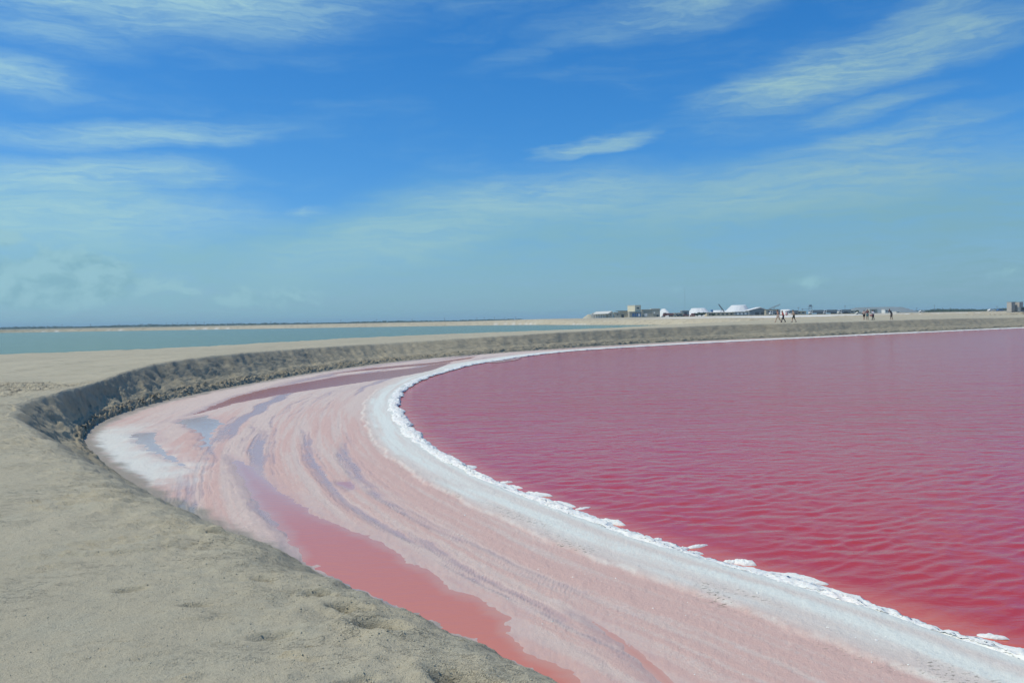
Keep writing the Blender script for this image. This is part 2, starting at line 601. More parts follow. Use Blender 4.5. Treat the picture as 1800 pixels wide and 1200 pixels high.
def land_material():
    m, t, b = new_mat('far_sand')
    geo = t.n('NewGeometry')
    P = geo.outputs['Position']
    saltv = t.attr('salt').outputs['Fac']
    green = t.attr('green').outputs['Fac']
    n1 = t.noise(P, 0.05, 5, 0.6)
    n2 = t.noise(P, 0.5, 5, 0.65)
    c = t.mix(n1.outputs[0], (0.40, 0.345, 0.235, 1), (0.50, 0.45, 0.325, 1))
    c = t.mix(t.m('MULTIPLY', t.rng(n2.outputs[0], 0.50, 0.66), 0.7), c, (0.26, 0.22, 0.15, 1))
    c = t.mix(t.m('MULTIPLY', green, t.rng(n2.outputs[0], 0.35, 0.6)), c, (0.10, 0.12, 0.07, 1))
    c = t.mix(saltv, c, (0.72, 0.71, 0.66, 1))
    t.link(c, b.inputs['Base Color'])
    b.inputs['Roughness'].default_value = 0.92
    b.inputs['Specular IOR Level'].default_value = 0.2
    return m


def foam_material():
    m, t, b = new_mat('salt_foam')
    geo = t.n('NewGeometry')
    n1 = t.noise(geo.outputs['Position'], 30, 4, 0.7)
    n0 = t.noise(geo.outputs['Position'], 1.5, 3, 0.6)
    c = t.mix(n1.outputs[0], (0.70, 0.71, 0.66, 1), (0.85, 0.85, 0.78, 1))
    c = t.mix(t.m('MULTIPLY', t.rng(n0.outputs[0], 0.5, 0.75), 0.3), c, (0.80, 0.64, 0.62, 1))
    t.link(c, b.inputs['Base Color'])
    b.inputs['Roughness'].default_value = 0.55
    b.inputs['Subsurface Weight'].default_value = 0.15
    b.inputs['Subsurface Radius'].default_value = (0.02, 0.015, 0.015)
    bp = t.n('Bump')
    bp.inputs['Strength'].default_value = 0.8
    bp.inputs['Distance'].default_value = 0.012
    t.link(n1.outputs[0], bp.inputs['Height'])
    t.link(bp.outputs[0], b.inputs['Normal'])
    return m


M_SAND = sand_material()
M_SALT = salt_material()
M_LAKE = lake_material()
M_TEAL = teal_material()
M_LAND = land_material()
M_FOAM = foam_material()
M_POOL = brine_material('pink_brine', (0.56, 0.36, 0.29), (0.55, 0.27, 0.20), (0.56, 0.20, 0.135))
M_REDPOOL = brine_material('red_brine', (0.52, 0.27, 0.21), (0.40, 0.15, 0.085), (0.36, 0.115, 0.06), 0.22)
M_LAVPOOL = brine_material('lavender_brine', (0.54, 0.43, 0.39), (0.48, 0.37, 0.34), (0.44, 0.33, 0.31))
M_GRIT = plain('grit', (0.44, 0.41, 0.30), 0.95, 0.3, 9)
M_RUBBLE = plain('rubble', (0.27, 0.245, 0.185), 0.95, 0.5, 2.2)

# ------------------------------------------------------------------ lay of the land (metres, camera over the origin)
# levee: crest of the cut bank (x, y, z), its toe on the salt flat, its far edge over the teal pond (x, y, z)
STN = [((8.6, -9.0, 1.4), (10.4, -8.2), (-8, -34, 1.3)),
       ((4.2, -2.2, 1.4), (5.8, -1.4), (-14, -28, 1.3)),
       ((1.75, 1.8, 1.4), (3.3, 2.7), (-22, -20, 1.3)),
       ((0.24, 3.62, 1.4), (1.75, 4.7), (-28, -12, 1.3)),
       ((-0.27, 4.13, 1.4), (1.25, 5.2), (-30, -8, 1.3)),
       ((-1.02, 4.97, 1.4), (0.5, 6.1), (-33, -3, 1.3)),
       ((-1.62, 5.57, 1.4), (-0.05, 6.75), (-35, 1, 1.3)),
       ((-2.41, 6.53, 1.4), (-0.85, 7.75), (-37, 5, 1.3)),
       ((-3.15, 7.31, 1.4), (-1.6, 8.6), (-38, 8, 1.3)),
       ((-4.37, 8.64, 1.4), (-2.9, 10.0), (-39.5, 12, 1.3)),
       ((-5.34, 9.82, 1.4), (-3.9, 11.2), (-41, 15, 1.3)),
       ((-6.94, 11.81, 1.4), (-5.6, 13.2), (-42, 20, 1.3)),
       ((-8.25, 13.46, 1.4), (-6.9, 14.8), (-43, 25, 1.3)),
       ((-9.7, 15.4, 1.41), (-8.3, 16.6), (-43, 30, 1.3)),
       ((-10.95, 17.3, 1.38), (-9.55, 18.3), (-43, 34, 1.3)),
       ((-12.25, 20.0, 1.29), (-10.6, 19.9), (-42, 40, 1.3)),
       ((-13.15, 23.0, 1.26), (-11.75, 21.8), (-40, 45, 1.3)),
       ((-14.5, 27.3, 1.17), (-13.1, 25.3), (-38, 49, 1.3)),
       ((-15.4, 32.0, 1.35), (-13.9, 30.08), (-35.5, 52.5, 1.32)),
       ((-15.7, 36.5, 1.50), (-13.95, 34.8), (-31, 55.5, 1.35)),
       ((-15.2, 42.0, 1.55), (-13.5, 40.0), (-27, 58.5, 1.38)),
       ((-14.4, 48.0, 1.52), (-12.7, 45.8), (-23.7, 63.5, 1.4)),
       ((-12.7, 57.0, 1.46), (-11.0, 53.5), (-20.5, 73.0, 1.4)),
       ((-9.7, 66.5, 1.40), (-8.2, 62.0), (-16.0, 84.0, 1.45)),
       ((-2.9, 76.0, 1.52), (-2.0, 72.65), (-6.0, 97.0, 1.5)),
       ((6.0, 86.5, 1.70), (6.5, 84.0), (5.0, 108.0, 1.55)),
       ((17.0, 97.0, 1.84), (17.3, 94.6), (16.0, 117.0, 1.66)),
       ((30.4, 107.3, 1.97), (30.8, 104.8), (28.5, 124.0, 1.85)),
       ((40.0, 112.6, 1.97), (40.5, 110.0), (37.0, 124.0, 2.1)),
       ((55.0, 124.6, 1.97), (55.6, 122.0), (52.0, 136.0, 2.2)),
       ((78.0, 140.6, 2.02), (78.8, 138.0), (75.0, 152.0, 2.3)),
       ((99.5, 156.0, 1.90), (100.5, 153.0), (96.0, 168.0, 2.3)),
       ((150.0, 186.0, 1.90), (151.5, 183.0), (146.0, 198.0, 2.3))]
_c = catmull([s[0] for s in STN])
_t = catmull([s[1] for s in STN])
_i = catmull([s[2] for s in STN])
CREST_XY = _c[::8, :2]
TOE_XY = _t[::8]
SHORE = catmull([(13.0, -6.0), (8.0, 1.5), (5.6, 5.0), (4.43, 6.88), (4.03, 7.63), (3.16, 8.92), (2.44, 9.86), (1.56, 11.16), (0.85, 12.48), (-0.05, 14.11),
                 (-0.97, 16.09), (-2.11, 19.19), (-3.12, 22.81), (-4.22, 28.05), (-4.77, 31.76), (-5.09, 36.22),
                 (-5.0, 42.02), (-4.45, 46.79), (-2.12, 58.5), (5.45, 76.0), (19.31, 90.09), (37.72, 104.8),
                 (62.83, 123.5), (97.0, 147.5), (150.0, 180.0)], 6)
POOL_A = [(-6.83, 18.86), (-5.94, 17.86), (-5.01, 16.09), (-4.31, 14.84), (-3.7, 13.85), (-3.29, 13.2), (-2.79, 12.41), (-2.25, 11.77), (-1.77, 11.22), (-1.46, 10.73), (-1.16, 10.13), (-1.02, 9.82), (-0.6, 9.23), (-0.35, 8.89), (-0.17, 8.52), (0.01, 8.25), (0.14, 7.65), (0.30, 7.29), (0.58, 6.89), (1.05, 6.2), (1.6, 5.4), (1.3, 4.9), (0.0, 5.9), (-0.95, 6.9), (-1.85, 8.0), (-2.75, 9.6), (-3.12, 10.7), (-3.75, 12.1), (-4.91, 14.4), (-5.66, 16.03)]
POOL_B = [(-11.13, 22.86), (-10.53, 23.49), (-8.87, 20.17), (-7.34, 17.92), (-6.85, 16.93), (-7.68, 17.74), (-8.96, 19.48), (-10.13, 21.15)]
POOL_C = [(-11.08, 26.26), (-10.45, 27.27), (-9.04, 25.11), (-8.56, 22.55), (-7.65, 20.4), (-7.91, 20.07), (-8.77, 22.13), (-10.75, 25.34)]
POOL_D = [(-11.14, 26.57), (-11.46, 29.53), (-12.03, 33.98), (-11.87, 38.17), (-11.1, 41.45), (-10.06, 46.71), (-6.41, 53.46), (-4.57, 63.53), (-4.51, 56.99), (-4.99, 49.51), (-6.39, 44.44), (-8.43, 39.11), (-10.03, 34.91), (-10.86, 31.03), (-10.94, 27.67)]
POOL_E = [(-11.48, 47.06), (-9.64, 53.74), (-6.01, 59.75), (-2.98, 68.9), (-3.27, 64.94), (-5.7, 56.63), (-6.37, 55.43), (-9.19, 51.2)]
POOL_F = [(-2.18, 60.13), (-0.93, 63.18), (0.44, 64.58), (-0.02, 61.09), (-1.28, 58.23)]
POOL_G = [(1.1, 6.9), (0.95, 7.26), (0.75, 7.95), (0.61, 8.27), (0.78, 8.18), (1.14, 7.51), (1.4, 6.67), (1.54, 6.08), (1.27, 6.09)]
POOL_H = [(-3.55, 15.4), (-3.2, 15.5), (-2.85, 14.7), (-3.05, 14.5)]

# ------------------------------------------------------------------ ground sheet to the horizon
gv = np.linspace(-1, 1, 41)
gv = np.sign(gv) * (np.abs(gv) ** 2.2) * 9000
GX, GY = np.meshgrid(gv, gv, indexing='ij')
zero = np.zeros_like(GX)
o = grid_mesh('ground', GX, GY, zero - 1.6, M_LAND, attrs={'salt': zero, 'green': zero + 0.8})
tag(o, 'flat dun scrubland ground reaching to the horizon', kind='structure')

# ------------------------------------------------------------------ levee
def build_levee():
    seg = np.hypot(*np.diff(_c[:, :2], axis=0).T)
    arc = np.concatenate([[0], np.cumsum(seg)])
    st = [0.0]
    while st[-1] < arc[-1]:
        x = np.interp(st[-1], arc, _c[:, 0])
        y = np.interp(st[-1], arc, _c[:, 1])
        d = math.hypot(x, y)
        st.append(st[-1] + (0.25 if y < 1.5 else min(max(0.0033 * d, 0.016), 0.7)))
    st = np.array(st[:-1])
    C = np.stack([np.interp(st, arc, _c[:, k]) for k in range(3)], -1)
    T = np.stack([np.interp(st, arc, _t[:, k]) for k in range(2)], -1)
    I = np.stack([np.interp(st, arc, _i[:, k]) for k in range(3)], -1)
    dist = np.hypot(C[:, 0], C[:, 1])[:, None]
    S = st[:, None]
    out = T - C[:, :2]
    out /= np.linalg.norm(out, axis=1)[:, None]
    far = sst(11, 21, dist)          # the far bank is a full cut face with a bench of rubble
    # crumbling crest line
    wob = 0.10 * fbm(S * 1.3, S * 0 + 3, 3, seed=5) + 0.05 * np.abs(fbm(S * 5, S * 0 + 9, 3, seed=6)) + far * 0.42 * fbm(S * 0.38, S * 0 + 1, 4, 0.55, seed=7)
    C[:, :2] += out * wob
    # slope
    v = np.concatenate([np.linspace(0, 1, 66), [1.08, 1.2]])[None, :]
    g = v + 0.0 * S
    gs = 0.10 * v + 0.90 * v ** 1.15
    bench = np.interp(v[0], [0, 0.07, 0.55, 0.68, 0.86, 1.0, 1.2], [0, 0.035, 0.60, 0.70, 0.80, 1.0, 1.25])[None, :]
    nearp = np.interp(v[0], [0, 0.06, 0.14, 0.25, 0.8, 1.0, 1.2], [0.03, 0.055, 0.12, 0.22, 0.82, 1.0, 1.2])[None, :]
    g = nearp * (1 - far) + bench * far
    zt = 0.02
    X = C[:, 0:1] + (T[:, 0:1] - C[:, 0:1]) * v
    Y = C[:, 1:2] + (T[:, 1:2] - C[:, 1:2]) * v
    Z = C[:, 2:3] + (zt - C[:, 2:3]) * g
    mid = np.sin(np.clip(v, 0, 1) * math.pi)
    gul = fbm(S * 1.1 - v * 2.6, v * 1.3 + S * 0.35, 5, 0.6, seed=20)
    gul2 = np.abs(fbm(S * 0.45 - v * 1.2, v * 0.9, 3, 0.5, seed=24))
    rub = np.abs(fbm(X * 3.2, Y * 3.2 + v * 4, 4, 0.6, seed=28))
    basew = sst(0.66, 0.78, v) * (1 - sst(0.97, 1.05, v))
    rough_ = fbm(X * 1.2 + v * 2, Y * 1.2, 5, 0.62, seed=34)
    disp = mid * (0.13 * gul - 0.26 * gul2) + far * np.clip(mid * 1.4, 0, 1) * 0.075 * rough_ + far * basew * (0.16 + 0.18 * sst(22, 34, dist)) * (rub - 0.25)
    disp = disp * (0.45 + 0.55 * far)
    disp = disp + (1 - far) * (1 - sst(0.9, 1.1, v)) * (0.050 * fbm(X * 2.6, Y * 2.6, 3, seed=60) + 0.034 * np.abs(fbm(X * 8, Y * 8, 3, 0.6, seed=62)) + 0.012 * np.abs(fbm(X * 6, Y * 6, 3, 0.6, seed=58)))
    Z = Z + disp
    X = X + out[:, 0:1] * disp * 0.5
    Y = Y + out[:, 1:2] * disp * 0.5
    dampv = sst(0.02, 0.16, v + 0.06 * gul) * (0.35 + 0.65 * far) + 0 * S
    clod = far * basew * sst(0.03, 0.30, rub) * 0.50 + far * sst(0.10, 0.40, -rough_) * mid * 0.30
    # plateau
    d0 = np.arange(0.03, 4.0, 0.034)
    dl = [d0[-1]]
    stp = 0.034
    while dl[-1] < 60:
        stp *= 1.045
        dl.append(dl[-1] + stp)
    dd = np.concatenate([d0, dl[1:]])
    w = np.hypot(I[:, 0] - C[:, 0], I[:, 1] - C[:, 1])[:, None]
    f = dd[None, :] / dd[-1]
    # near the crest offsets are metres, farther off they stretch to the pond edge
    D = np.where(dd[None, :] < 4.0, dd[None, :], 4.0 + (w - 4.0) * (dd[None, :] - 4.0) / (dd[-1] - 4.0))
    tt = D / w
    PX = C[:, 0:1] + (I[:, 0:1] - C[:, 0:1]) * tt
    PY = C[:, 1:2] + (I[:, 1:2] - C[:, 1:2]) * tt
    hump = (0.16 * (1 - np.exp(-D / 2.5))) * sst(95, 112, dist)
    PZ = C[:, 2:3] + (I[:, 2:3] - C[:, 2:3]) * sst(0.0, 1.0, tt) + hump
    near = 1 - sst(14, 40, np.hypot(PX, PY))
    PZ = PZ - 0.04 * np.exp(-D / 0.25)
    PZ += 0.035 * fbm(PX * 0.5, PY * 0.5, 3, seed=40) + 0.018 * fbm(PX * 2.2, PY * 2.2, 4, 0.6, seed=44)
    # trodden crust: torn little ledges running across the view
    n = fbm(PX * 1.1 + PY * 0.5, PY * 3.6 - PX * 0.9, 5, 0.62, seed=50)
    patch = sst(0.0, 0.5, fbm(PX * 0.7, PY * 0.7, 3, seed=55) + 0.2)
    PZ += near * patch * 0.026 * sst(0.05, 0.13, n) + near * patch * 0.020 * sst(0.28, 0.33, n)
    PZ += near * 0.012 * np.abs(fbm(PX * 6, PY * 6, 3, 0.6, seed=58))
    # crumbly margin beside the crest
    marg = np.exp(-((D - 0.25) / 0.8) ** 2) * near
    PZ += marg * (0.050 * fbm(PX * 2.6, PY * 2.6, 3, seed=60) + 0.034 * np.abs(fbm(PX * 8, PY * 8, 3, 0.6, seed=62)))
    # pits and footprints broken into the edge: (x, y, half length, half width, angle, depth)
    for (px, py, la, lb, an, dp) in PITS:
        ca, sa = math.cos(an), math.sin(an)
        ux = (PX - px) * ca + (PY - py) * sa
        uy = -(PX - px) * sa + (PY - py) * ca
        rr = np.sqrt((ux / la) ** 2 + (uy / lb) ** 2) + 0.18 * fbm(PX * 8, PY * 8, 2, seed=66)
        PZ += -1.7 * dp * (1 - sst(0.45, 0.95, rr)) + dp * 0.30 * np.exp(-((rr - 1.25) / 0.25) ** 2)
    # faint wheel ruts along the levee, cloddy dark strip near the bay, wheel-thrown rim at the pond edge
    for q in (0.30, 0.42):
        PZ -= 0.05 * np.exp(-((tt - q) * w / 0.35) ** 2) * (1 - near)
    cl = sdpoly(PX, PY, [(-26, 19.5), (-13.6, 20.6), (-14.0, 23.6), (-15.0, 28.0), (-17.5, 28.0), (-26, 26.5)])
    clw = 1 - sst(-0.4, 0.6, cl + 0.7 * fbm(PX * 1.2, PY * 1.2, 3, seed=70))
    PZ += clw * (0.22 * np.abs(fbm(PX * 2.6, PY * 2.6, 4, 0.6, seed=72)) - 0.07)
    rim = np.exp(-((w - D) / 0.6) ** 2) * sst(25, 35, dist)
    PZ += rim * (0.05 + 0.07 * fbm(PX * 0.5, PY * 0.5, 4, 0.65, seed=74))
    pclod = clw * 0.75 * sst(-0.1, 0.25, fbm(PX * 1.4, PY * 1.4, 4, 0.6, seed=79)) + rim * 0.25 * sst(0.0, 0.3, fbm(PX * 0.6, PY * 0.6, 3, seed=76))
    pdamp = 0.35 * np.exp(-D / 0.10) * far + 0.18 * sst(0.15, 0.5, fbm(PX * 0.35, PY * 0.9, 3, seed=77))
    # inner side down to the pond
    ed = np.array([[0.25, 0.75, 1.6, 2.8, 5.0]])
    ez = np.array([[0.08, 0.42, 1.0, 1.8, 3.0]])
    iw = (I[:, :2] - C[:, :2]) / w
    EX = PX[:, -1:] + iw[:, 0:1] * ed
    EY = PY[:, -1:] + iw[:, 1:2] * ed
    EZ = PZ[:, -1:] - ez + 0 * EX
    rev = lambda a: a[:, ::-1]
    Xa = np.hstack([rev(EX), rev(PX), X])
    Ya = np.hstack([rev(EY), rev(PY), Y])
    Za = np.hstack([rev(EZ), rev(PZ), Z])
    Da = np.hstack([EX * 0 + 0.8, rev(pdamp + 0 * PX), dampv + 0 * X])
    Ka = np.hstack([EX * 0, rev(pclod + 0 * PX), clod + 0 * X])
    ob = grid_mesh('levee', Xa, Ya, Za, M_SAND, attrs={'damp': Da, 'clod': Ka})
    tag(ob, 'sandy grey levee curving round the pink lake, its cut bank damp and dark', kind='structure')
    return C, T, I, out, PX, PY, PZ, D, X, Y, Z, v


PITS = [(-1.24, 4.98, 0.13, 0.065, R(-30), 0.06), (-1.00, 4.70, 0.17, 0.08, R(-35), 0.08),
        (-0.78, 4.39, 0.19, 0.095, R(-25), 0.10), (-0.24, 3.70, 0.24, 0.09, R(-35), 0.10), (0.09, 3.48, 0.18, 0.08, R(-30), 0.08),
        (-2.44, 6.48, 0.16, 0.06, R(-20), 0.05), (-1.7, 5.3, 0.10, 0.05, R(-20), 0.03), (-1.35, 4.3, 0.13, 0.05, R(10), 0.025),
        (-1.95, 4.8, 0.11, 0.045, R(15), 0.03), (-0.75, 3.7, 0.12, 0.06, R(20), 0.03), (-2.5, 5.1, 0.12, 0.05, R(15), 0.03)]
LC, LT, LI, LOUT, LPX, LPY, LPZ, LPD, LSX, LSY, LSZ, LV = build_levee()

# ------------------------------------------------------------------ salt flat, lake and pools on one polar layout
ths = np.concatenate([np.linspace(R(-62), R(-36), 40, endpoint=False), np.linspace(R(-36), R(37), 1000), np.linspace(R(37), R(75), 60)[1:]])
rs = np.exp(np.linspace(math.log(3.0), math.log(210.0), 640))
TH, RR = np.meshgrid(ths, rs, indexing='ij')
FX, FY = RR * np.sin(TH), RR * np.cos(TH)
ds, arc_s = sdist(FX, FY, SHORE)          # + on the land side
dt, arc_t = sdist(FX, FY, TOE_XY)         # + under the levee
inl = -dt                                 # metres out from the toe
flat_keep = (dt < 1.0) & (ds > -2.5)

# pools
wpx = 0.16 * fbm(FX * 1.6, FY * 1.6, 4, 0.6, seed=90)
pool_sd = {}
for nm, poly, amp in (('a', POOL_A, 1.0), ('b', POOL_B, 1.9), ('c', POOL_C, 2.2), ('d', POOL_D, 1.6), ('e', POOL_E, 1.6), ('f', POOL_F, 1.4), ('g', POOL_G, 0.5), ('h', POOL_H, 0.8)):
    pool_sd[nm] = sdpoly(FX, FY, poly) + wpx * amp + 0.05 * amp * fbm(FX * 0.6 + 5, FY * 7, 3, seed=95)
psd = np.minimum.reduce(list(pool_sd.values()))
# relief: long low swashes parallel to the water's edge
along = arc_s
band = fbm(ds * 1.15 + 0.5 * fbm(FX * 0.25, FY * 0.25, 2, seed=100), along * 0.045 + 7, 4, 0.55, seed=101)
band2 = fbm(ds * 4.0, along * 0.16, 3, 0.5, seed=104)
fine = fbm(FX * 5, FY * 5, 3, 0.55, seed=108)
crisp = fbm(FX * 2.3, FY * 2.3, 4, 0.62, seed=109)
streak = fbm(ds * 9.0 + 0.6 * crisp, along * 0.22, 4, 0.6, seed=119)
shelf = 0.026 * sst(1.08, 1.01, ds + 0.22 * fbm(along * 0.9, ds * 0.4, 4, 0.6, seed=110) + 0.05 * crisp)
Hf = 0.026 + 0.010 * band + 0.004 * band2 + 0.0045 * fine + shelf + 0.005 * sst(0.02, 0.15, crisp + 0.4 * streak)
Hf += 0.020 * sst(0.9, 0.25, ds)
pdip = 1 - sst(-0.25, 0.10, psd)
Hf = Hf - pdip * (0.040 + 0.015 * fine)
Hf = Hf - 0.30 * sst(0.10, -0.40, ds + 0.10 * fbm(along * 1.2, along * 0, 3, seed=125))
Hf += 0.05 * sst(0.5, -0.2, inl)
dsn = ds + 0.22 * fbm(along * 0.9, ds * 0.4, 4, 0.6, seed=110)
whiteA = 0.20 * sst(1.04, 0.90, dsn)
whiteA = whiteA + np.exp(-((ds - 0.52 + 0.16 * fbm(along * 0.25, ds * 0, 3, seed=112)) / 0.14) ** 2) * np.clip(0.70 + 1.0 * streak + 0.45 * crisp, 0, 1)
whiteA = whiteA + np.exp(-((ds - 0.78 + 0.12 * fbm(along * 0.3, ds * 0 + 5, 3, seed=113)) / 0.08) ** 2) * sst(-0.2, 0.3, fbm(along * 0.35, ds * 0 + 9, 3, seed=114)) * 0.6
whiteA = whiteA + np.exp(-((dsn + 0.06 * crisp - 1.04) / 0.045) ** 2) * np.clip(0.30 + 0.5 * crisp + 0.7 * fbm(along * 1.5, ds * 0, 3, seed=116), 0, 0.8)
bendw = np.exp(-((FY - 27) / 14) ** 2)
whiteA = whiteA + bendw * sst(1.15, 0.4, ds) * (0.45 + 0.9 * streak)
whiteA = np.clip(np.maximum(whiteA, sst(0.34, 0.12, ds)), 0, 1)
bayw = np.exp(-(((FX + 9.4) / 4.0) ** 2 + ((FY - 20.0) / 6.5) ** 2))
whiteB = 0.85 * sst(2.0, 0.5, inl + 0.9 * fbm(FX * 1.1, FY * 1.1, 4, 0.62, seed=115)) * sst(0.25, 0.6, bayw + 0.2 * crisp) * sst(0.05, 0.3, inl + 0.3 * crisp)
farline = sst(35, 60, FY) * sst(1.8, 1.2, ds)
white = np.clip(np.maximum.reduce([whiteA, whiteB * 0.95, farline * 0.9]), 0, 1)
wetv = sst(-0.10, 0.42, -band * 0.95 + 0.16 * crisp - 0.22 * streak) * sst(1.1, 1.9, ds) * (0.35 + 0.65 * sst(8.0, 5.0, ds))
wetv = np.maximum(wetv, 0.5 * (1 - sst(-0.05, 0.35, psd)))
wetv = wetv * (1 - white * 0.85)
pinkv = sst(0.86, 1.10, ds) * (0.45 + 0.55 * sst(-0.15, 0.25, band2 * 0.5 + 0.6 * streak + fbm(ds * 0.8, along * 0.03, 3, seed=118))) * (0.35 + 0.65 * sst(45, 20, FY))
pinkv = np.maximum(pinkv * 0.8, (1 - sst(0.0, 0.4, psd)) * 0.35)
wrack = (np.exp(-((ds - 0.95) / 0.26) ** 2) * 0.9 + np.exp(-((ds - 0.85) / 0.22) ** 2) * 0.55) * sst(0.0, 0.3, fbm(along * 0.8, ds * 3, 3, seed=120))
mudv = sst(0.45, 0.05, inl + 0.35 * fbm(FX * 1.5, FY * 1.5, 4, 0.6, seed=122)) * 0.9
o = grid_mesh('salt_flat', FX, FY, Hf, M_SALT, keep=flat_keep,
              attrs={'wet': wetv, 'white': white, 'pink': pinkv, 'wrack': wrack, 'mud': mudv})
tag(o, 'pale pink and white salt flat between the levee and the pink lake', kind='structure')

# pools: level sheets of brine lying in the dips of the flat
POOLS = [('a', M_POOL, 0.34, 'long salmon pink brine pool along the foot of the near levee'),
         ('b', M_LAVPOOL, 0.5, 'small lavender brine pool in the left end of the bay'),
         ('c', M_LAVPOOL, 0.6, 'lavender brine pool below the end of the red pool'),
         ('d', M_REDPOOL, 0.45, 'long rust red brine pool below the far levee bank'),
         ('e', M_REDPOOL, 0.45, 'narrow rust red brine strip right at the foot of the far bank'),
         ('f', M_REDPOOL, 0.45, 'tiny red brine puddle inside the white shore line'),
         ('g', M_POOL, 0.35, 'narrow salmon brine tongue in the near salt flat'),
         ('h', M_POOL, 0.35, 'small rose brine puddle among pale salt streaks')]
for pi, (nm, mt, full, lab) in enumerate(POOLS):
    k = pool_sd[nm] < 0.18
    dep = np.clip(-pool_sd[nm] / full, 0, 1)
    if nm == 'a':   # deepest along its outer side
        dep = dep * (0.35 + 0.65 * sst(15.5, 10.5, FY))
    o = grid_mesh('brine_pool', FX, FY, np.zeros_like(FX) + 0.001 + 0.0015 * pi, mt, keep=k, attrs={'depth': dep})
    tag(o, lab, kind='structure')

# the lake, with waves in the mesh as far as they can be told apart
lake_keep = ds < 0.9
ca, sa = math.cos(R(27)), math.sin(R(27))
u1, v1 = FX * ca + FY * sa, -FX * sa + FY * ca
cb, sb = math.cos(R(-6)), math.sin(R(-6))
u2, v2 = FX * cb + FY * sb, -FX * sb + FY * cb
wob1 = 0.5 * fbm(u1 * 0.5, v1 * 0.5, 2, seed=130)
w1 = 1 - np.abs(pn(u1 * 1.2 + wob1, v1 * 4.0 + wob1, 131)) * 1.6
w2 = 1 - np.abs(pn(u2 * 0.95 + 3, v2 * 3.1 + wob1, 133)) * 1.6
w3 = pn(u1 * 2.8, v1 * 9.5 + wob1, 135)
wav = (0.0140 * w1 + 0.0110 * w2 + 0.0040 * w3) * (0.75 + 0.5 * fbm(FX * 0.12, FY * 0.3, 2, seed=137))
calm = sst(0.0, -1.6, ds) * 0.85 + 0.15 * sst(0.1, -0.3, ds)
res = (1 - sst(15, 32, RR)) * 1.2
Zl = -0.012 + (wav - 0.02) * calm * res
farw = sst(11, 30, RR)
o = grid_mesh('pink_lake', FX, FY, Zl, M_LAKE, keep=lake_keep, attrs={'depth': np.clip(-ds / (1.7 + 0.3 * sst(11, 6, RR)), 0, 1), 'farw': farw})
tag(o, 'rippled crimson pink salt lake fading to lavender in the distance', kind='structure')
# the rest of the lake out of sight to the right
LV_ = [(v_[0], v_[1], -0.03) for v_ in ((30, -60), (400, -60), (400, 300), (160, 176), (140, 60), (60, 8), (14, -8))]
o = mesh('pink_lake', LV_, [list(range(len(LV_)))], M_LAKE)
tag(o, 'pink lake water beyond the right edge of the view', kind='structure')

# ------------------------------------------------------------------ foam ridge along the water's edge
def build_foam():
    P = catmull(SHORE, 6)
    seg = np.hypot(*np.diff(P, axis=0).T)
    arc = np.concatenate([[0], np.cumsum(seg)])
    st = [np.interp(4.0, P[::-1, 1], arc[::-1]) if False else 13.0]
    while st[-1] < arc[-1] - 8:
        x = np.interp(st[-1], arc, P[:, 0])
        y = np.interp(st[-1], arc, P[:, 1])
        st.append(st[-1] + max(0.02, 0.0022 * math.hypot(x, y)))
    st = np.array(st)
    X = np.interp(st, arc, P[:, 0])
    Y = np.interp(st, arc, P[:, 1])
    tx, ty = np.gradient(X), np.gradient(Y)
    l = np.hypot(tx, ty)
    nx, ny = (-ty / l)[:, None], (tx / l)[:, None]      # left = landward
    q = np.linspace(-1, 1, 26)[None, :]
    S = st[:, None]
    dist = np.hypot(X, Y)[:, None]
    wid = 0.15 + 0.20 * fbm(S * 0.7, S * 0, 3, seed=140) + 0.0030 * dist
    cen = -0.03 + 0.11 * fbm(S * 0.8, S * 0 + 4, 4, 0.6, seed=142)
    bulk = 0.60 + 1.1 * fbm(S * 0.55, S * 0 + 8, 4, 0.6, seed=144) + 0.55 * np.exp(-((dist - 24) / 9) ** 2)
    bulk = np.clip(bulk * 0.8, 0.0, 1.3)
    off = cen + wid * q * (0.75 + 0.5 * np.clip(bulk, 0, 1.2) * 0.6) + 0.09 * fbm(S * 3.5, q * 2.5, 3, 0.6, seed=146)
    GXX = X[:, None] + nx * off
    GYY = Y[:, None] + ny * off
    bil = np.abs(pn(GXX * 7, GYY * 7, 150)) * 0.6 + np.abs(pn(GXX * 16, GYY * 16, 152)) * 0.4
    bil = 1 - bil * 1.5
    H = (np.sqrt(np.clip(1 - q * q, 0, 1))) * (0.012 + 0.085 * bulk) * (0.45 + 0.75 * bil) * (1 + 0.004 * dist) - 0.02
    Z = 0.036 + H
    ob = grid_mesh('salt_foam_ridge', GXX, GYY, Z, M_FOAM)
    tag(ob, 'lumpy white ridge of salt foam along the pink water edge', 'salt foam', kind='stuff')


build_foam()


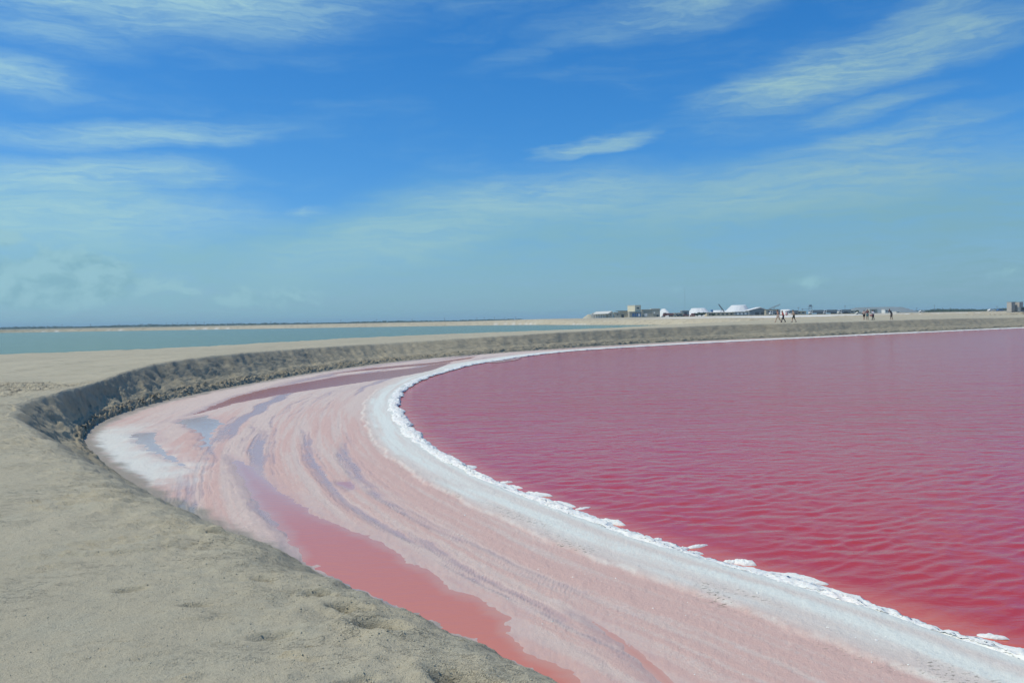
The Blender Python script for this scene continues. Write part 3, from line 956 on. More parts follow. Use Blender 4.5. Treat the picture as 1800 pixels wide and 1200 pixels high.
def foam_patch(x, y, a, b, ang, h, seed, label):
    n, m = 26, 9
    th = np.linspace(0, 2 * math.pi, n, endpoint=False)
    vs, fs = [], []
    out = 1 + 0.45 * fbm(np.cos(th) * 1.6 + seed * 3.1, np.sin(th) * 1.6 + seed, 3, 0.6, seed=160)
    for j in range(m):
        r = 1 - j / (m - 1) * 0.96
        for i in range(n):
            lx, ly = a * r * out[i] * math.cos(th[i]), b * r * out[i] * math.sin(th[i])
            zz = h * math.sqrt(max(0, 1 - r * r)) * (0.6 + 0.8 * abs(float(pn(np.array(lx * 18 + seed), np.array(ly * 18), 163)))) - 0.01
            vs.append((lx * math.cos(ang) - ly * math.sin(ang), lx * math.sin(ang) + ly * math.cos(ang), zz))
    for j in range(m - 1):
        for i in range(n):
            fs.append((j * n + i, j * n + (i + 1) % n, (j + 1) * n + (i + 1) % n, (j + 1) * n + i))
    fs.append(tuple((m - 1) * n + i for i in range(n)))
    ob = mesh('foam_patch', vs, fs, M_FOAM, smooth=True)
    ob.location = (x, y, -0.004)
    tag(ob, label, 'foam patch', 'foam patches afloat beside the shore ridge')


FP = [(-1.10, 16.75, 0.34, 0.20, 20, 0.05), (-0.42, 15.10, 0.42, 0.16, -40, 0.05), (-0.16, 15.2, 0.13, 0.06, 10, 0.03), (-0.05, 14.75, 0.22, 0.10, -35, 0.04),
      (0.32, 14.05, 0.32, 0.13, -10, 0.06), (0.66, 13.35, 0.38, 0.15, -30, 0.05), (1.12, 13.0, 0.15, 0.05, 30, 0.025),
      (1.46, 12.05, 0.24, 0.12, -35, 0.06), (1.98, 11.08, 0.09, 0.05, 20, 0.03), (2.22, 10.62, 0.12, 0.055, 15, 0.035), (2.46, 10.72, 0.16, 0.05, 25, 0.03),
      (2.32, 10.40, 0.14, 0.06, -10, 0.04), (2.88, 9.95, 0.16, 0.09, -30, 0.06), (2.72, 10.0, 0.10, 0.06, 0, 0.04),
      (3.22, 9.42, 0.32, 0.10, -20, 0.045), (3.45, 9.18, 0.17, 0.07, -20, 0.04), (4.55, 7.55, 0.14, 0.05, -20, 0.03)]
ORD = ['first', 'second', 'third', 'fourth', 'fifth', 'sixth', 'seventh', 'eighth', 'ninth', 'tenth', 'eleventh', 'twelfth', 'thirteenth', 'fourteenth',
       'fifteenth', 'sixteenth', 'seventeenth', 'eighteenth', 'nineteenth', 'twentieth', 'twenty-first', 'twenty-second', 'twenty-third', 'twenty-fourth']
FP.sort(key=lambda p: p[0] / p[1])
for i, (x, y, a, b, an, h) in enumerate(FP):
    foam_patch(x, y, a, b, R(an), h, i, '%s white foam patch afloat beside the salt ridge, %s counted from the left' % ('broad' if a > .25 else 'small', ORD[i]))

# ------------------------------------------------------------------ teal pond and the land beyond it
TV = [(-900, -60), (-30, -60), (-20, 10), (-5, 60), (20, 100), (46, 118), (110, 330), (110, 700), (-900, 760)]
o = mesh('teal_pond', [(x, y, -0.3) for x, y in TV], [list(range(len(TV)))], M_TEAL)
tag(o, 'calm teal evaporation pond behind the levee', kind='structure')
FARSHORE = catmull([(27, 116), (33, 135), (48, 200), (70, 290), (72, 336), (55, 383), (32, 444), (2, 525), (-84, 572), (-161, 585), (-266, 616), (-408, 640), (-700, 655), (-1500, 700)], 8)
lt = np.concatenate([np.linspace(R(-60), R(-36), 30, endpoint=False), np.linspace(R(-36), R(37), 900), np.linspace(R(37), R(70), 30)[1:]])
lr = np.exp(np.linspace(math.log(108), math.log(2600), 330))
LTH, LRR = np.meshgrid(lt, lr, indexing='ij')
BX, BY = LRR * np.sin(LTH), LRR * np.cos(LTH)
fsd, farc = sdist(BX, BY, FARSHORE)
fsd = -fsd                                    # + on the land side
csd, _ = sdist(BX, BY, CREST_XY)
rise = 2.22 + 1.05 * sst(430, 540, LRR) * sst(-60, 40, BX) - 0.5 * sst(-60, -320, BX) + 0.55 * sst(70, 120, BX) * sst(150, 210, LRR) * sst(420, 300, LRR)
wobs = 1.4 * fbm(BX * 0.05, BY * 0.05, 3, seed=180)
bank = sst(-1.0, 7.0, fsd + wobs)
lump = fbm(BX * 0.10, BY * 0.07, 4, 0.6, seed=182)
lump2 = np.abs(fbm(BX * 0.35, BY * 0.2, 3, 0.55, seed=184))
LZ = -1.2 + (rise + 1.2) * bank
lump3 = np.abs(fbm(BX * 0.22 + 4, BY * 0.16, 4, 0.6, seed=188))
LZ += bank * (0.16 * lump + 0.75 * (lump3 - 0.22) * sst(300, 180, LRR) + 0.45 * (lump2 - 0.2) * sst(560, 400, LRR)) + 0.25 * np.exp(-((fsd - 6) / 4) ** 2) * lump
LZ += np.exp(-((fsd - 2.5) / 2.5) ** 2) * 0.9 * (lump2 - 0.2)
LZ = np.where(csd < 8.0, LZ - 2.5 * sst(9.0, 6.0, csd), LZ)
pan = sst(-30, 0, BX) * sst(268, 285, LRR + 8 * lump) * sst(425, 395, LRR + 10 * lump) * sst(14, 22, fsd) * sst(235, 190, BX)
LZ = LZ * (1 - pan) + (2.42 + 0.42 * sst(280, 430, LRR) + 0.02 * lump) * pan
saltmask = np.maximum(pan, 0.9 * np.exp(-((fsd - 0.9) / 0.9) ** 2) * sst(0.02, 0.3, fbm(farc * 0.02, farc * 0.0 + 2, 3, seed=186)))
green = sst(600, 900, LRR)
o = grid_mesh('far_land', BX, BY, LZ, M_LAND, keep=(fsd > -6) & (csd > 5.0), attrs={'salt': saltmask, 'green': green})
tag(o, 'low sandy land with a white salt pan beyond the ponds', kind='structure')

# ------------------------------------------------------------------ far compound
def at(px, D):
    """photo column -> world x at distance D"""
    return (px - 900) / 1400.0 * D


def zat(px, py, D):
    return 3.1 + (577.5 - 0.01722 * px - py) * D / 1400.0


def root(name, label, cat, loc, rz=0.0, group=None):
    o = bpy.data.objects.new(name, None)
    o.empty_display_size = 0.5
    link(o)
    o.location = loc
    o.rotation_euler = (0, 0, rz)
    return tag(o, label, cat, group)


def bxm(name, lo, hi, mat, parent=None, bev=0.0):
    x0, y0, z0 = lo
    x1, y1, z1 = hi
    bm = bmesh.new()
    bmesh.ops.create_cube(bm, size=1)
    for v in bm.verts:
        v.co = Vector(((x0 + x1) / 2 + v.co.x * (x1 - x0), (y0 + y1) / 2 + v.co.y * (y1 - y0), (z0 + z1) / 2 + v.co.z * (z1 - z0)))
    if bev:
        bmesh.ops.bevel(bm, geom=bm.edges[:], offset=bev, segments=2, affect='EDGES')
    me = bpy.data.meshes.new(name)
    bm.to_mesh(me)
    bm.free()
    me.materials.append(mat)
    return link(bpy.data.objects.new(name, me), parent)


def prism(name, pts, y0, y1, mat, parent=None):
    """outline in x-z pushed from y0 to y1"""
    n = len(pts)
    v = [(x, y0, z) for x, z in pts] + [(x, y1, z) for x, z in pts]
    f = [tuple(range(n)), tuple(range(2 * n - 1, n - 1, -1))]
    f += [(i, i + n, (i + 1) % n + n, (i + 1) % n) for i in range(n)]
    return mesh(name, v, f, mat, parent)


def cyl(name, a, b, r0, r1, mat, parent=None, n=12, smooth=True):
    a, b = Vector(a), Vector(b)
    d = (b - a).normalized()
    s = d.orthogonal().normalized()
    t = d.cross(s)
    v = []
    for c, r in ((a, r0), (b, r1)):
        for i in range(n):
            th = 2 * math.pi * i / n
            v.append(c + (s * math.cos(th) + t * math.sin(th)) * r)
    f = [(i, (i + 1) % n, (i + 1) % n + n, i + n) for i in range(n)] + [tuple(range(n - 1, -1, -1)), tuple(range(n, 2 * n))]
    return mesh(name, v, f, mat, parent)


M_CREAM = plain('cream_render', (0.74, 0.69, 0.50), 0.8, 0.08, 0.6)
M_TAN = plain('tan_block', (0.60, 0.52, 0.36), 0.85, 0.12, 0.8)
M_GREYW = plain('grey_block', (0.40, 0.385, 0.31), 0.85, 0.12, 0.7)
M_ROOFW = plain('pale_metal_roof', (0.72, 0.70, 0.60), 0.5, 0.08, 0.5)
M_WHITE = plain('white_paint', (0.86, 0.84, 0.78), 0.55, 0.06, 1)
M_DARK = plain('dark_opening', (0.035, 0.04, 0.045), 0.4, 0.2, 2)
M_BLUE = plain('blue_panel', (0.06, 0.16, 0.36), 0.5, 0.2, 1)
M_RUST = plain('rust_red', (0.27, 0.085, 0.06), 0.8, 0.3, 1)
M_STEEL = plain('grey_steel', (0.20, 0.23, 0.25), 0.5, 0.2, 1.5, 0.3)
M_TYRE = plain('tyre', (0.03, 0.03, 0.03), 0.9, 0.2, 3)
M_GLASS = plain('dark_glass', (0.03, 0.045, 0.055), 0.12, 0.1, 1)
M_WOODP = plain('pole_wood', (0.16, 0.13, 0.10), 0.9, 0.2, 2)
M_PILE = plain('salt_heap', (0.62, 0.64, 0.63), 0.85, 0.10, 0.25)
M_MOUND = plain('grey_stockpile', (0.20, 0.235, 0.235), 0.9, 0.25, 0.08)
M_LEAF = plain('mangrove_leaf', (0.055, 0.085, 0.04), 0.8, 0.45, 0.35)
M_CONC = plain('cabin_panel', (0.42, 0.40, 0.36), 0.85, 0.1, 2.5)

GZ = 3.38     # level of the works yard

# pale open-sided loading shed
D = 565
x0, x1 = at(1043, D), at(1079, D)
r = root('loading_shed', 'low white shed with pale pitched roof at the left end of the works', 'shed', ((x0 + x1) / 2, D, GZ), R(6))
hw = (x1 - x0) / 2
bxm('back_wall', (-hw + .4, 6, 0), (hw - .4, 6.3, 2.7), M_WHITE, r)
bxm('front_wall', (-hw + 1.6, 1.2, 0), (hw - 4.6, 1.5, 2.5), M_WHITE, r)
for i in range(7):
    bxm('pillar', (-hw + 0.6 + i * 1.75, 0.0, 0), (-hw + 0.95 + i * 1.75, 0.35, 2.45), M_GREYW, r)
prism('gable_wall', [(hw - 4.2, 0), (hw - .2, 0), (hw - .2, 4.1), (hw - 4.2, 2.7)], 0.2, 6.0, M_GREYW, r)
v = [(-hw - .5, -0.6, 2.5), (hw - 3.9, -0.6, 2.7), (hw, 3.2, 4.6), (-hw + 3.0, 3.2, 4.3), (hw + .3, 7.0, 2.7), (-hw - .5, 7.0, 2.5)]
v2 = [(a, b, c + 0.18) for a, b, c in v]
mesh('roof', v + v2, [(0, 1, 2, 3), (3, 2, 4, 5), (6, 9, 8, 7), (9, 11, 10, 8), (0, 6, 7, 1), (1, 7, 8, 2), (2, 8, 10, 4), (5, 4, 10, 11), (0, 3, 9, 6), (3, 5, 11, 9)], M_ROOFW, r)
w_ = bxm('window', (hw - 2.4, 0.13, 1.7), (hw - 1.4, 0.19, 2.4), M_DARK, r)

D = 566
xa = at(1086, D)
r = root('annex_block', 'small grey flat roofed block between the pale shed and the tan hall', 'building', (xa, D, GZ), 0)
bxm('wall', (-2.3, 0, 0), (2.3, 5, 3.7), M_GREYW, r)
bxm('roof', (-2.5, -.2, 3.7), (2.5, 5.2, 3.9), M_ROOFW, r)
bxm('window', (-0.4, -0.06, 1.8), (0.6, -0.005, 2.5), M_DARK, r)

D = 572
xa = at(1099, D)
r = root('tan_hall', 'plain tan hall with a thin dark roof left of the tower block', 'building', (xa, D, GZ), R(-4))
bxm('wall', (-4.2, 0, 0), (3.6, 9, 4.6), M_TAN, r)
bxm('roof', (-6.2, -.5, 4.6), (3.8, 9.3, 4.95), M_STEEL, r)
bxm('door', (-2.4, -.06, 0), (-0.6, -.004, 2.2), M_DARK, r)

D = 560
xa = at(1118, D)
r = root('tower_block', 'cream tower block with a dark window above blue panelled doors', 'building', (xa, D, GZ), 0)
bxm('lower_wall', (-4.2, 1.0, 0), (4.5, 9.6, 4.1), M_GREYW, r)
up = bxm('tower', (-3.35, -3.35, 4.1), (3.35, 3.35, 8.3), M_CREAM, r)
up.rotation_euler = (0, 0, R(42))
up.location = (-0.1, 5.4, 0)
bxm('tower_roof', (-3.5, -3.5, 8.3), (3.5, 3.5, 8.55), M_ROOFW, up)
bxm('window', (-1.4, -3.42, 5.9), (1.5, -3.36, 7.0), M_GLASS, up)
for i in range(4):
    d_ = bxm('blue_door', (-2.2 + i * 1.6, 0.93, 0.5), (-0.9 + i * 1.6, 0.995, 3.0), M_BLUE, r)
bxm('canopy', (-4.4, 0.2, 3.2), (4.6, 0.99, 3.35), M_STEEL, r)
bxm('white_door', (2.0, 0.86, 0.6), (3.2, 0.92, 2.4), M_WHITE, r)

D = 568
xa = at(1145, D)
r = root('grey_warehouse', 'long grey two bay warehouse right of the tower block', 'warehouse', (xa, D, GZ), R(-5))
bxm('wall', (-6.2, 0, 0), (0.35, 11, 5.3), M_GREYW, r)
bxm('wall', (0.42, -.15, 0), (6.3, 11, 5.75), M_GREYW, r)
bxm('roof', (-6.5, -.4, 5.3), (0.4, 11.3, 5.5), M_ROOFW, r)
bxm('roof', (0.2, -.5, 5.75), (6.5, 11.3, 5.95), M_ROOFW, r)
bxm('door', (-4.6, -.06, 0.6), (-2.6, -.004, 2.6), M_WHITE, r)
bxm('sign_panel', (1.9, -.22, 2.6), (2.9, -.155, 3.6), M_WHITE, r)
bxm('ledge', (1.2, -.5, 1.6), (5.8, -.155, 1.85), M_STEEL, r)
bxm('door', (4.0, -.21, 0), (5.2, -.155, 1.4), M_DARK, r)


def salt_pile(px0, px1, tx0, tx1, ytop, D, label, depth=16, name='salt_pile', mat=None, zb=None, rough=0.25):
    X0, X1 = at(px0, D), at(px1, D)
    zb = GZ - 0.3 if zb is None else zb
    h = zat((px0 + px1) / 2, ytop, D) - zb
    t0, t1 = at(tx0, D), at(tx1, D)
    n, m = 72, 26
    th = np.linspace(0, 2 * math.pi, n, endpoint=False)
    cx, ct = (X0 + X1) / 2, (t0 + t1) / 2
    vs, fs = [], []
    sgn = lambda a: np.sign(a) * np.abs(a) ** 0.95
    for j in range(m):
        f = j / (m - 1)
        k = min(1.0, f / 0.82)           # up the flank, then across the top
        g = max(0.0, (f - 0.82) / 0.18)
        rx = ((X1 - X0) / 2 * (1 - k) + (t1 - t0) / 2 * k) * (1 - g * 0.98)
        ry = (depth * (1 - k) + max(1.5, depth - (X1 - X0 - t1 + t0) / 2) * 0.5 * k) * (1 - g * 0.98)
        c = cx * (1 - k) + ct * k
        nz = fbm(np.cos(th) * 4 + X0, np.sin(th) * 4 + k * 1.5, 4, 0.6, seed=200)
        zz = h * k + rough * nz * min(1, 4 * k) * 1.2
        for i in range(n):
            rr = 1 + 0.05 * nz[i]
            vs.append((c - cx + rx * rr * sgn(math.cos(th[i])), ry * rr * sgn(math.sin(th[i])), zz[i]))
    for j in range(m - 1):
        for i in range(n):
            fs.append((j * n + i, j * n + (i + 1) % n, (j + 1) * n + (i + 1) % n, (j + 1) * n + i))
    fs.append(tuple((m - 1) * n + i for i in range(n)))
    ob = mesh(name, vs, fs, mat or M_PILE, smooth=True)
    ob.location = (cx, D, zb)
    return tag(ob, label, 'salt heap' if mat is None else 'stockpile', 'white salt heaps at the works' if mat is None else None)


salt_pile(1154, 1184, 1165, 1169, 542.8, 590, 'small white salt heap just right of the grey warehouse')
salt_pile(1206, 1252, 1217, 1240, 541.6, 600, 'broad flat topped white salt heap behind the dark green tree')
salt_pile(1244, 1284, 1252, 1274, 545.4, 612, 'low white salt heap linking the two flat topped heaps')
salt_pile(1269, 1321, 1287, 1311, 536.4, 600, 'tallest white salt heap with a flat top beside the boom')
salt_pile(1318, 1336, 1324, 1330, 543.4, 618, 'low white salt heap peeking out left of the gable shed')
salt_pile(1372, 1394, 1376, 1386, 543.8, 600, 'white salt heap behind the walking people')
salt_pile(1024, 1046, 1034, 1039, 552.6, 548, 'tiny tan sand heap against the left end of the shed', 5, 'sand_heap', M_GRIT)
salt_pile(1462, 1618, 1505, 1585, 540.2, 820, 'long low grey stockpile behind the right hand people', 30, 'grey_stockpile', M_MOUND, 3.2, 0.5)

# boom conveyors
for (p0, q0, p1, q1, DD, lab) in [(1273.5, 548, 1264, 535.6, 590, 'dark leaning conveyor boom left of the tallest salt heap'),
                                  (1352, 544, 1372, 535.8, 585, 'pale slanting conveyor boom above the dark shed')]:
    a = Vector((at(p0, DD), DD, zat(p0, q0, DD)))
    b = Vector((at(p1, DD), DD, zat(p1, q1, DD)))
    r = root('conveyor_boom', lab, 'conveyor', (a.x, a.y, GZ))
    a2, b2 = a - r.location, b - r.location
    for dy in (-.4, .4):
        cyl('rail', a2 + Vector((0, dy, 0)), b2 + Vector((0, dy, 0)), .16, .16, M_STEEL, r, 6)
        cyl('upper_rail', a2 + Vector((0, dy, .7)), b2 + Vector((0, dy, .7)), .10, .10, M_STEEL, r, 6)
    for i in range(7):
        p = a2.lerp(b2, i / 6)
        q = a2.lerp(b2, min(1, i / 6 + 1 / 12))
        cyl('brace', p, q + Vector((0, 0, .7)), .07, .07, M_STEEL, r, 6)
    cyl('support', (a2.x, 0, 0), a2, .35, .3, M_STEEL, r, 8)
    m_ = a2.lerp(b2, 0.45)
    cyl('support', (m_.x + (1.2 if b2.x > a2.x else -1.2), .5, 0), m_, .14, .14, M_STEEL, r, 6)

# low buildings along the middle of the yard
def low_house(px0, px1, ytop, D, label, wall, roof, name='low_building', windows=3, rz=0, win=M_DARK, dep=7):
    X0, X1 = at(px0, D), at(px1, D)
    w = (X1 - X0) / 2
    h = zat((px0 + px1) / 2, ytop, D) - GZ
    r = root(name, label, 'building', ((X0 + X1) / 2, D, GZ), rz)
    bxm('wall', (-w, 0, 0), (w, dep, h - .2), wall, r)
    bxm('roof', (-w - .3, -.4, h - .2), (w + .3, dep + .3, h), roof, r)
    st = 2 * w / (windows + 0.5)
    for i in range(windows):
        cx = -w + st * (i + 0.75)
        wd = bxm('window', (cx - st * .28, -.05, h * .28), (cx + st * .28, -.004, h * .68), win, r)
        bxm('sill', (cx - st * .31, -.10, h * .28 - .14), (cx + st * .31, -.004, h * .28 - .01), roof, wd)
    return r


low_house(1186, 1202, 549.6, 560, 'little grey hut left of the water drums', M_GREYW, M_ROOFW, 'hut', 2)
low_house(1200, 1212, 545.6, 572, 'taller blue grey hut beside the dark green tree', M_STEEL, M_ROOFW, 'hut', 1)
low_house(1243, 1292, 548.8, 566, 'long low tan building with a row of dark openings under the boom', M_TAN, M_STEEL, 'long_building', 6)
low_house(1293, 1316, 547.6, 562, 'low grey steel building in front of the tallest salt heap', M_STEEL, M_ROOFW, 'low_building', 3, win=M_WHITE)
low_house(1347, 1371, 543.4, 566, 'dark flat roofed shed left of the walking people', M_GREYW, M_STEEL, 'dark_shed', 3)
low_house(1400, 1418, 546.4, 575, 'hazy grey flat building behind the parked trucks', M_GREYW, M_ROOFW, 'low_building', 2)

D = 570
X0, X1 = at(1318, D), at(1347, D)
w = (X1 - X0) / 2
r = root('gable_shed', 'wide grey shed with a white gable roof edge right of the tallest heap', 'shed', ((X0 + X1) / 2, D, GZ), 0)
prism('wall', [(-w, 0), (w, 0), (w, 3.6), (w * .35, 5.2), (-w * .8, 3.4), (-w, 3.3)], 0, 10, M_STEEL, r)
prism('roof', [(-w * 1.05, 3.35), (w * .35, 5.3), (w * 1.08, 3.55), (w * 1.08, 3.95), (w * .35, 5.75), (-w * 1.05, 3.75)], -.6, 10.3, M_WHITE, r)
bxm('door', (-1.8, -.06, 0), (0.9, -.004, 2.2), M_DARK, r)
bxm('door', (2.4, -.06, 0), (4.3, -.004, 2.2), M_DARK, r)

# blue tank
D = 580
r = root('blue_tank', 'small blue water tank on legs between the salt heaps', 'tank', (at(1252, D), D, GZ))
cyl('tank', (0, 0, 2.9), (0, 0, 4.3), .95, .95, M_BLUE, r, 16)
cyl('lid', (0, 0, 4.3), (0, 0, 4.6), .95, .3, M_BLUE, r, 16)
for sx in (-.6, .6):
    for sy in (-.6, .6):
        cyl('leg', (sx, sy, 0), (sx, sy, 2.9), .09, .09, M_STEEL, r, 6)

# stacked rust red bins
for i in range(3):
    D = 552
    r = root('rusty_bin', ['rust red bin left of the dark green tree', 'rust red bin nearest the dark green tree', 'rust red bin stacked on the other bins'][i], 'bin',
             (at([1215.5, 1220.5, 1218][i], D), D, GZ + [0, 0, 1.05][i]), 0, 'rust red bins')
    prism('shell', [(-.8, 0), (.8, 0), (.95, 1.0), (-.95, 1.0)], -.8, .8, M_RUST, r)
    bxm('rim', (-1.0, -.86, 0.95), (1.0, .86, 1.03), M_RUST, r)


# trucks: cab to the left
def truck(px, D, label, body, cabm=M_WHITE, L=8.5, hb=1.9):
    r = root('parked_truck', label, 'truck', (at(px, D), D, GZ), 0, 'trucks parked in the yard')
    cab = mesh('cab', [(-1.0, -1.15, .55), (1.1, -1.15, .55), (1.1, -1.15, 2.75), (-.45, -1.15, 2.75), (-1.0, -1.15, 1.6),
                       (-1.0, 1.15, .55), (1.1, 1.15, .55), (1.1, 1.15, 2.75), (-.45, 1.15, 2.75), (-1.0, 1.15, 1.6)],
               [(0, 1, 2, 3, 4), (9, 8, 7, 6, 5), (0, 5, 6, 1), (1, 6, 7, 2), (2, 7, 8, 3), (3, 8, 9, 4), (4, 9, 5, 0)], cabm, r)
    bxm('side_window', (-.35, -1.20, 1.65), (.7, -1.16, 2.4), M_GLASS, cab)
    mesh('windscreen', [(-1.01, -1.0, 1.66), (-1.01, 1.0, 1.66), (-.50, 1.0, 2.65), (-.50, -1.0, 2.65)], [(0, 1, 2, 3)], M_GLASS, cab)
    bxm('bumper', (-1.15, -1.1, .4), (-.98, 1.1, .75), M_STEEL, r)
    bxm('chassis', (-.9, -.6, .55), (L, .6, .8), M_DARK, r)
    prism('tipper_body', [(1.4, .95), (L, .95), (L + .25, .95 + hb), (1.3, .95 + hb)], -1.2, 1.2, body, r)
    for i in range(6):
        xx = 1.9 + i * (L - 2.2) / 5
        bxm('rib', (xx, -1.27, 1.0), (xx + .12, -1.205, .9 + hb), M_STEEL, r)
    for xx in (0.0, L * .62, L * .62 + 1.25, L - .6):
        for s in (-1, 1):
            wl = cyl('wheel', (xx, s * .85, .5), (xx, s * 1.15, .5), .5, .5, M_TYRE, r, 14)
            cyl('hub', (xx, s * 1.151, .5), (xx, s * 1.18, .5), .22, .2, M_STEEL, wl, 10)
    return r


truck(1355.5, 545, 'leftmost white cabbed truck just left of the walking people', M_STEEL, L=6)
truck(1384, 548, 'white cabbed truck behind the gap between the walking people', M_STEEL, L=7)
truck(1425, 550, 'grey tipper truck with white cab just right of the walking people', M_STEEL, L=8.5)
truck(1450, 553, 'second grey tipper truck right of the walking people', M_STEEL, L=8.2)
truck(1476, 556, 'rightmost grey tipper truck of the parked row', M_STEEL, L=7.4)
truck(1168.5, 548, 'dull red truck right of the grey warehouse', M_RUST, M_RUST, L=6.0, hb=1.5)


def car(px, D, label, paint, gz=GZ):
    r = root('parked_car', label, 'car', (at(px, D), D, gz), 0, 'small cars in the distance')
    b = prism('body', [(-2.1, .35), (2.1, .35), (2.15, .85), (1.3, .95), (.75, 1.45), (-1.0, 1.48), (-1.7, .95), (-2.15, .85)], -.85, .85, paint, r)
    prism('side_glass', [(-1.35, .97), (1.0, .97), (.65, 1.36), (-.95, 1.38)], -.87, -.852, M_GLASS, b)
    for xx in (-1.3, 1.3):
        for s in (-1, 1):
            cyl('wheel', (xx, s * .6, .33), (xx, s * .88, .33), .33, .33, M_TYRE, r, 12)


car(1511, 420, 'small pale car on the sand left of the standing couple', M_ROOFW, 2.6)
car(1487, 540, 'dark small car beyond the parked trucks', M_DARK, GZ)
car(1621, 600, 'tiny white car in front of the tree line', M_WHITE, GZ)
car(1743, 500, 'tiny white car left of the two grey cabins', M_WHITE, GZ - .2)
car(1758, 520, 'tiny blue car near the two grey cabins', M_BLUE, GZ - .2)
car(1196, 548, 'dark pickup beside the little grey hut', M_DARK)
car(1184, 550, 'pale car parked right of the red truck', M_ROOFW)
car(1206, 549, 'dark red car in front of the tall hut', M_RUST)

# white huts in front of the grey stockpile
for (a, b, yt, D, lab) in [(1493, 1504, 545.2, 700, 'white roofed hut in front of the left end of the grey stockpile'),
                           (1530, 1543, 542.9, 740, 'white roofed hut behind the person in the white shirt'),
                           (1556, 1562, 543.3, 760, 'tiny white hut left of the leaning person'),
                           (1576, 1583, 547.0, 700, 'tiny low white hut right of the leaning person')]:
    low_house(a, b, yt, D, lab, M_GREYW if b - a > 8 else M_WHITE, M_WHITE, 'far_hut', 1)

# derrick frame
D = 590
r = root('derrick', 'faint steel derrick frame above the parked trucks', 'derrick', (at(1425, D), D, GZ))
for sx in (-1, 1):
    for sy in (-1, 1):
        cyl('leg', (sx * 1.6, sy * 1.6, 0), (sx * .7, sy * .7, 5.6), .09, .08, M_STEEL, r, 6)
bxm('platform', (-1.5, -1.5, 5.6), (1.5, 1.5, 5.85), M_STEEL, r)
bxm('head_box', (-.8, -.8, 5.86), (.8, .8, 7.0), M_STEEL, r)
cyl('boom', (-6.5, 0, 3.6), (1.0, 0, 4.4), .12, .12, M_STEEL, r, 6)


# power poles along the horizon
def pole(px, top, D, label, group, zb=1.8, rr=0.17):
    zt_ = zat(px, top, D)
    r = root('power_pole', label, 'pole', (at(px, D), D, zb), 0, group)
    cyl('shaft', (0, 0, 0), (0, 0, zt_ - zb), rr, rr * .7, M_WOODP, r, 6)
    bxm('crossarm', (-.9, -.08, zt_ - zb - .9), (.9, .08, zt_ - zb - .7), M_WOODP, r)
    return r


for i, px in enumerate([60, 110, 160, 210, 248, 262, 293, 304, 313, 330, 345, 360, 410, 477, 541, 600, 663, 725, 782, 839, 852, 870, 888, 907]):
    hz = 577.5 - 0.01722 * px
    pole(px, hz - 4.5 - 1.6 * random.random(), 1050 + 60 * random.random(), 'thin dark power pole on the left horizon, %s from the left' % ORD[i], 'power poles on the left horizon', 1.6)
pole(1404, 539.5, 640, 'tall thin pole right behind the walking people', 'poles at the works', GZ, .12)
pole(1411, 541.5, 650, 'shorter thin pole next to the tall one behind the walking people', 'poles at the works', GZ, .12)
pole(1486, 536.5, 700, 'thin pole left of the grey stockpile', 'poles at the works', GZ, .13)
pole(1643, 535.5, 800, 'tall thin pole standing over the tree line at right', 'poles at the works', GZ, .13)
pole(1612, 540.0, 820, 'short thin pole over the tree line right of the leaning person', 'poles at the works', GZ, .13)
pole(1753, 537.5, 760, 'thin pole near the two grey cabins', 'poles at the works', GZ, .13)
r = root('radio_mast', 'faint tall lattice mast above the tall hut', 'mast', (at(1204.5, 700), 700, GZ))
for k in range(3):
    an = k * 2.094
    cyl('leg', (.5 * math.cos(an), .5 * math.sin(an), 0), (.25 * math.cos(an), .25 * math.sin(an), 26), .016, .014, M_STEEL, r, 5)
for k in range(12):
    f0, f1 = k / 12, (k + 1) / 12
    an = k * 2.094
    cyl('brace', (.4 * math.cos(an), .4 * math.sin(an), 26 * f0), (.4 * math.cos(an + 2.1), .4 * math.sin(an + 2.1), 26 * f1), .012, .012, M_STEEL, r, 4)


# foliage
def leaf_cloud(centers, n, size, seed):
    """many small leaf clumps as loose triangles round the given blobs (x, y, z, rx, ry, rz)"""
    g = np.random.default_rng(seed)
    c = np.array(centers)
    k = g.integers(0, len(c), n)
    d = g.normal(size=(n, 3))
    d /= np.linalg.norm(d, axis=1)[:, None]
    rad = g.random(n)[:, None] ** 0.45
    p = c[k, :3] + d * rad * c[k, 3:]
    s = size * (0.5 + g.random(n))[:, None]
    a = g.normal(size=(n, 3)); a /= np.linalg.norm(a, axis=1)[:, None]
    b = g.normal(size=(n, 3)); b = np.cross(a, b); b /= np.linalg.norm(b, axis=1)[:, None]
    q = np.stack([p - a * s, p + b * s * .6, p + a * s, p - b * s * .6], 1).reshape(-1, 3)
    return q, np.arange(4 * n).reshape(n, 4)


g = np.random.default_rng(5)
cs = []
for i in range(420):
    px = 1486 + 330 * i / 420 + g.normal() * 2
    D = 900 + 220 * g.random()
    h = 2.0 + 1.6 * g.random() + 0.8 * math.sin(px * .05)
    cs.append((at(px, D), D, 3.3 + h * .5, 2.6 + g.random() * 2, 3.0, h * .62))
q, f = leaf_cloud(cs, 26000, .55, 21)
o = soup('mangrove_wood', q, f, M_LEAF)
tag(o, 'dark green line of low trees on the right horizon', 'trees', kind='stuff')
cs = []
for i in range(620):
    px = -40 + 960 * i / 620 + g.normal() * 2
    D = 1500 + 300 * g.random()
    h = (3.4 if px < 430 else 2.0) + 1.8 * g.random() + .8 * math.sin(px * .03)
    cs.append((at(px, D), D, 1.4 + h * .45, 4.5 + g.random() * 3, 4.0, h * .6))
q, f = leaf_cloud(cs, 26000, .8, 22)
o = soup('mangrove_wood', q, f, M_LEAF)
tag(o, 'blue green line of far trees on the left horizon', 'trees', kind='stuff')


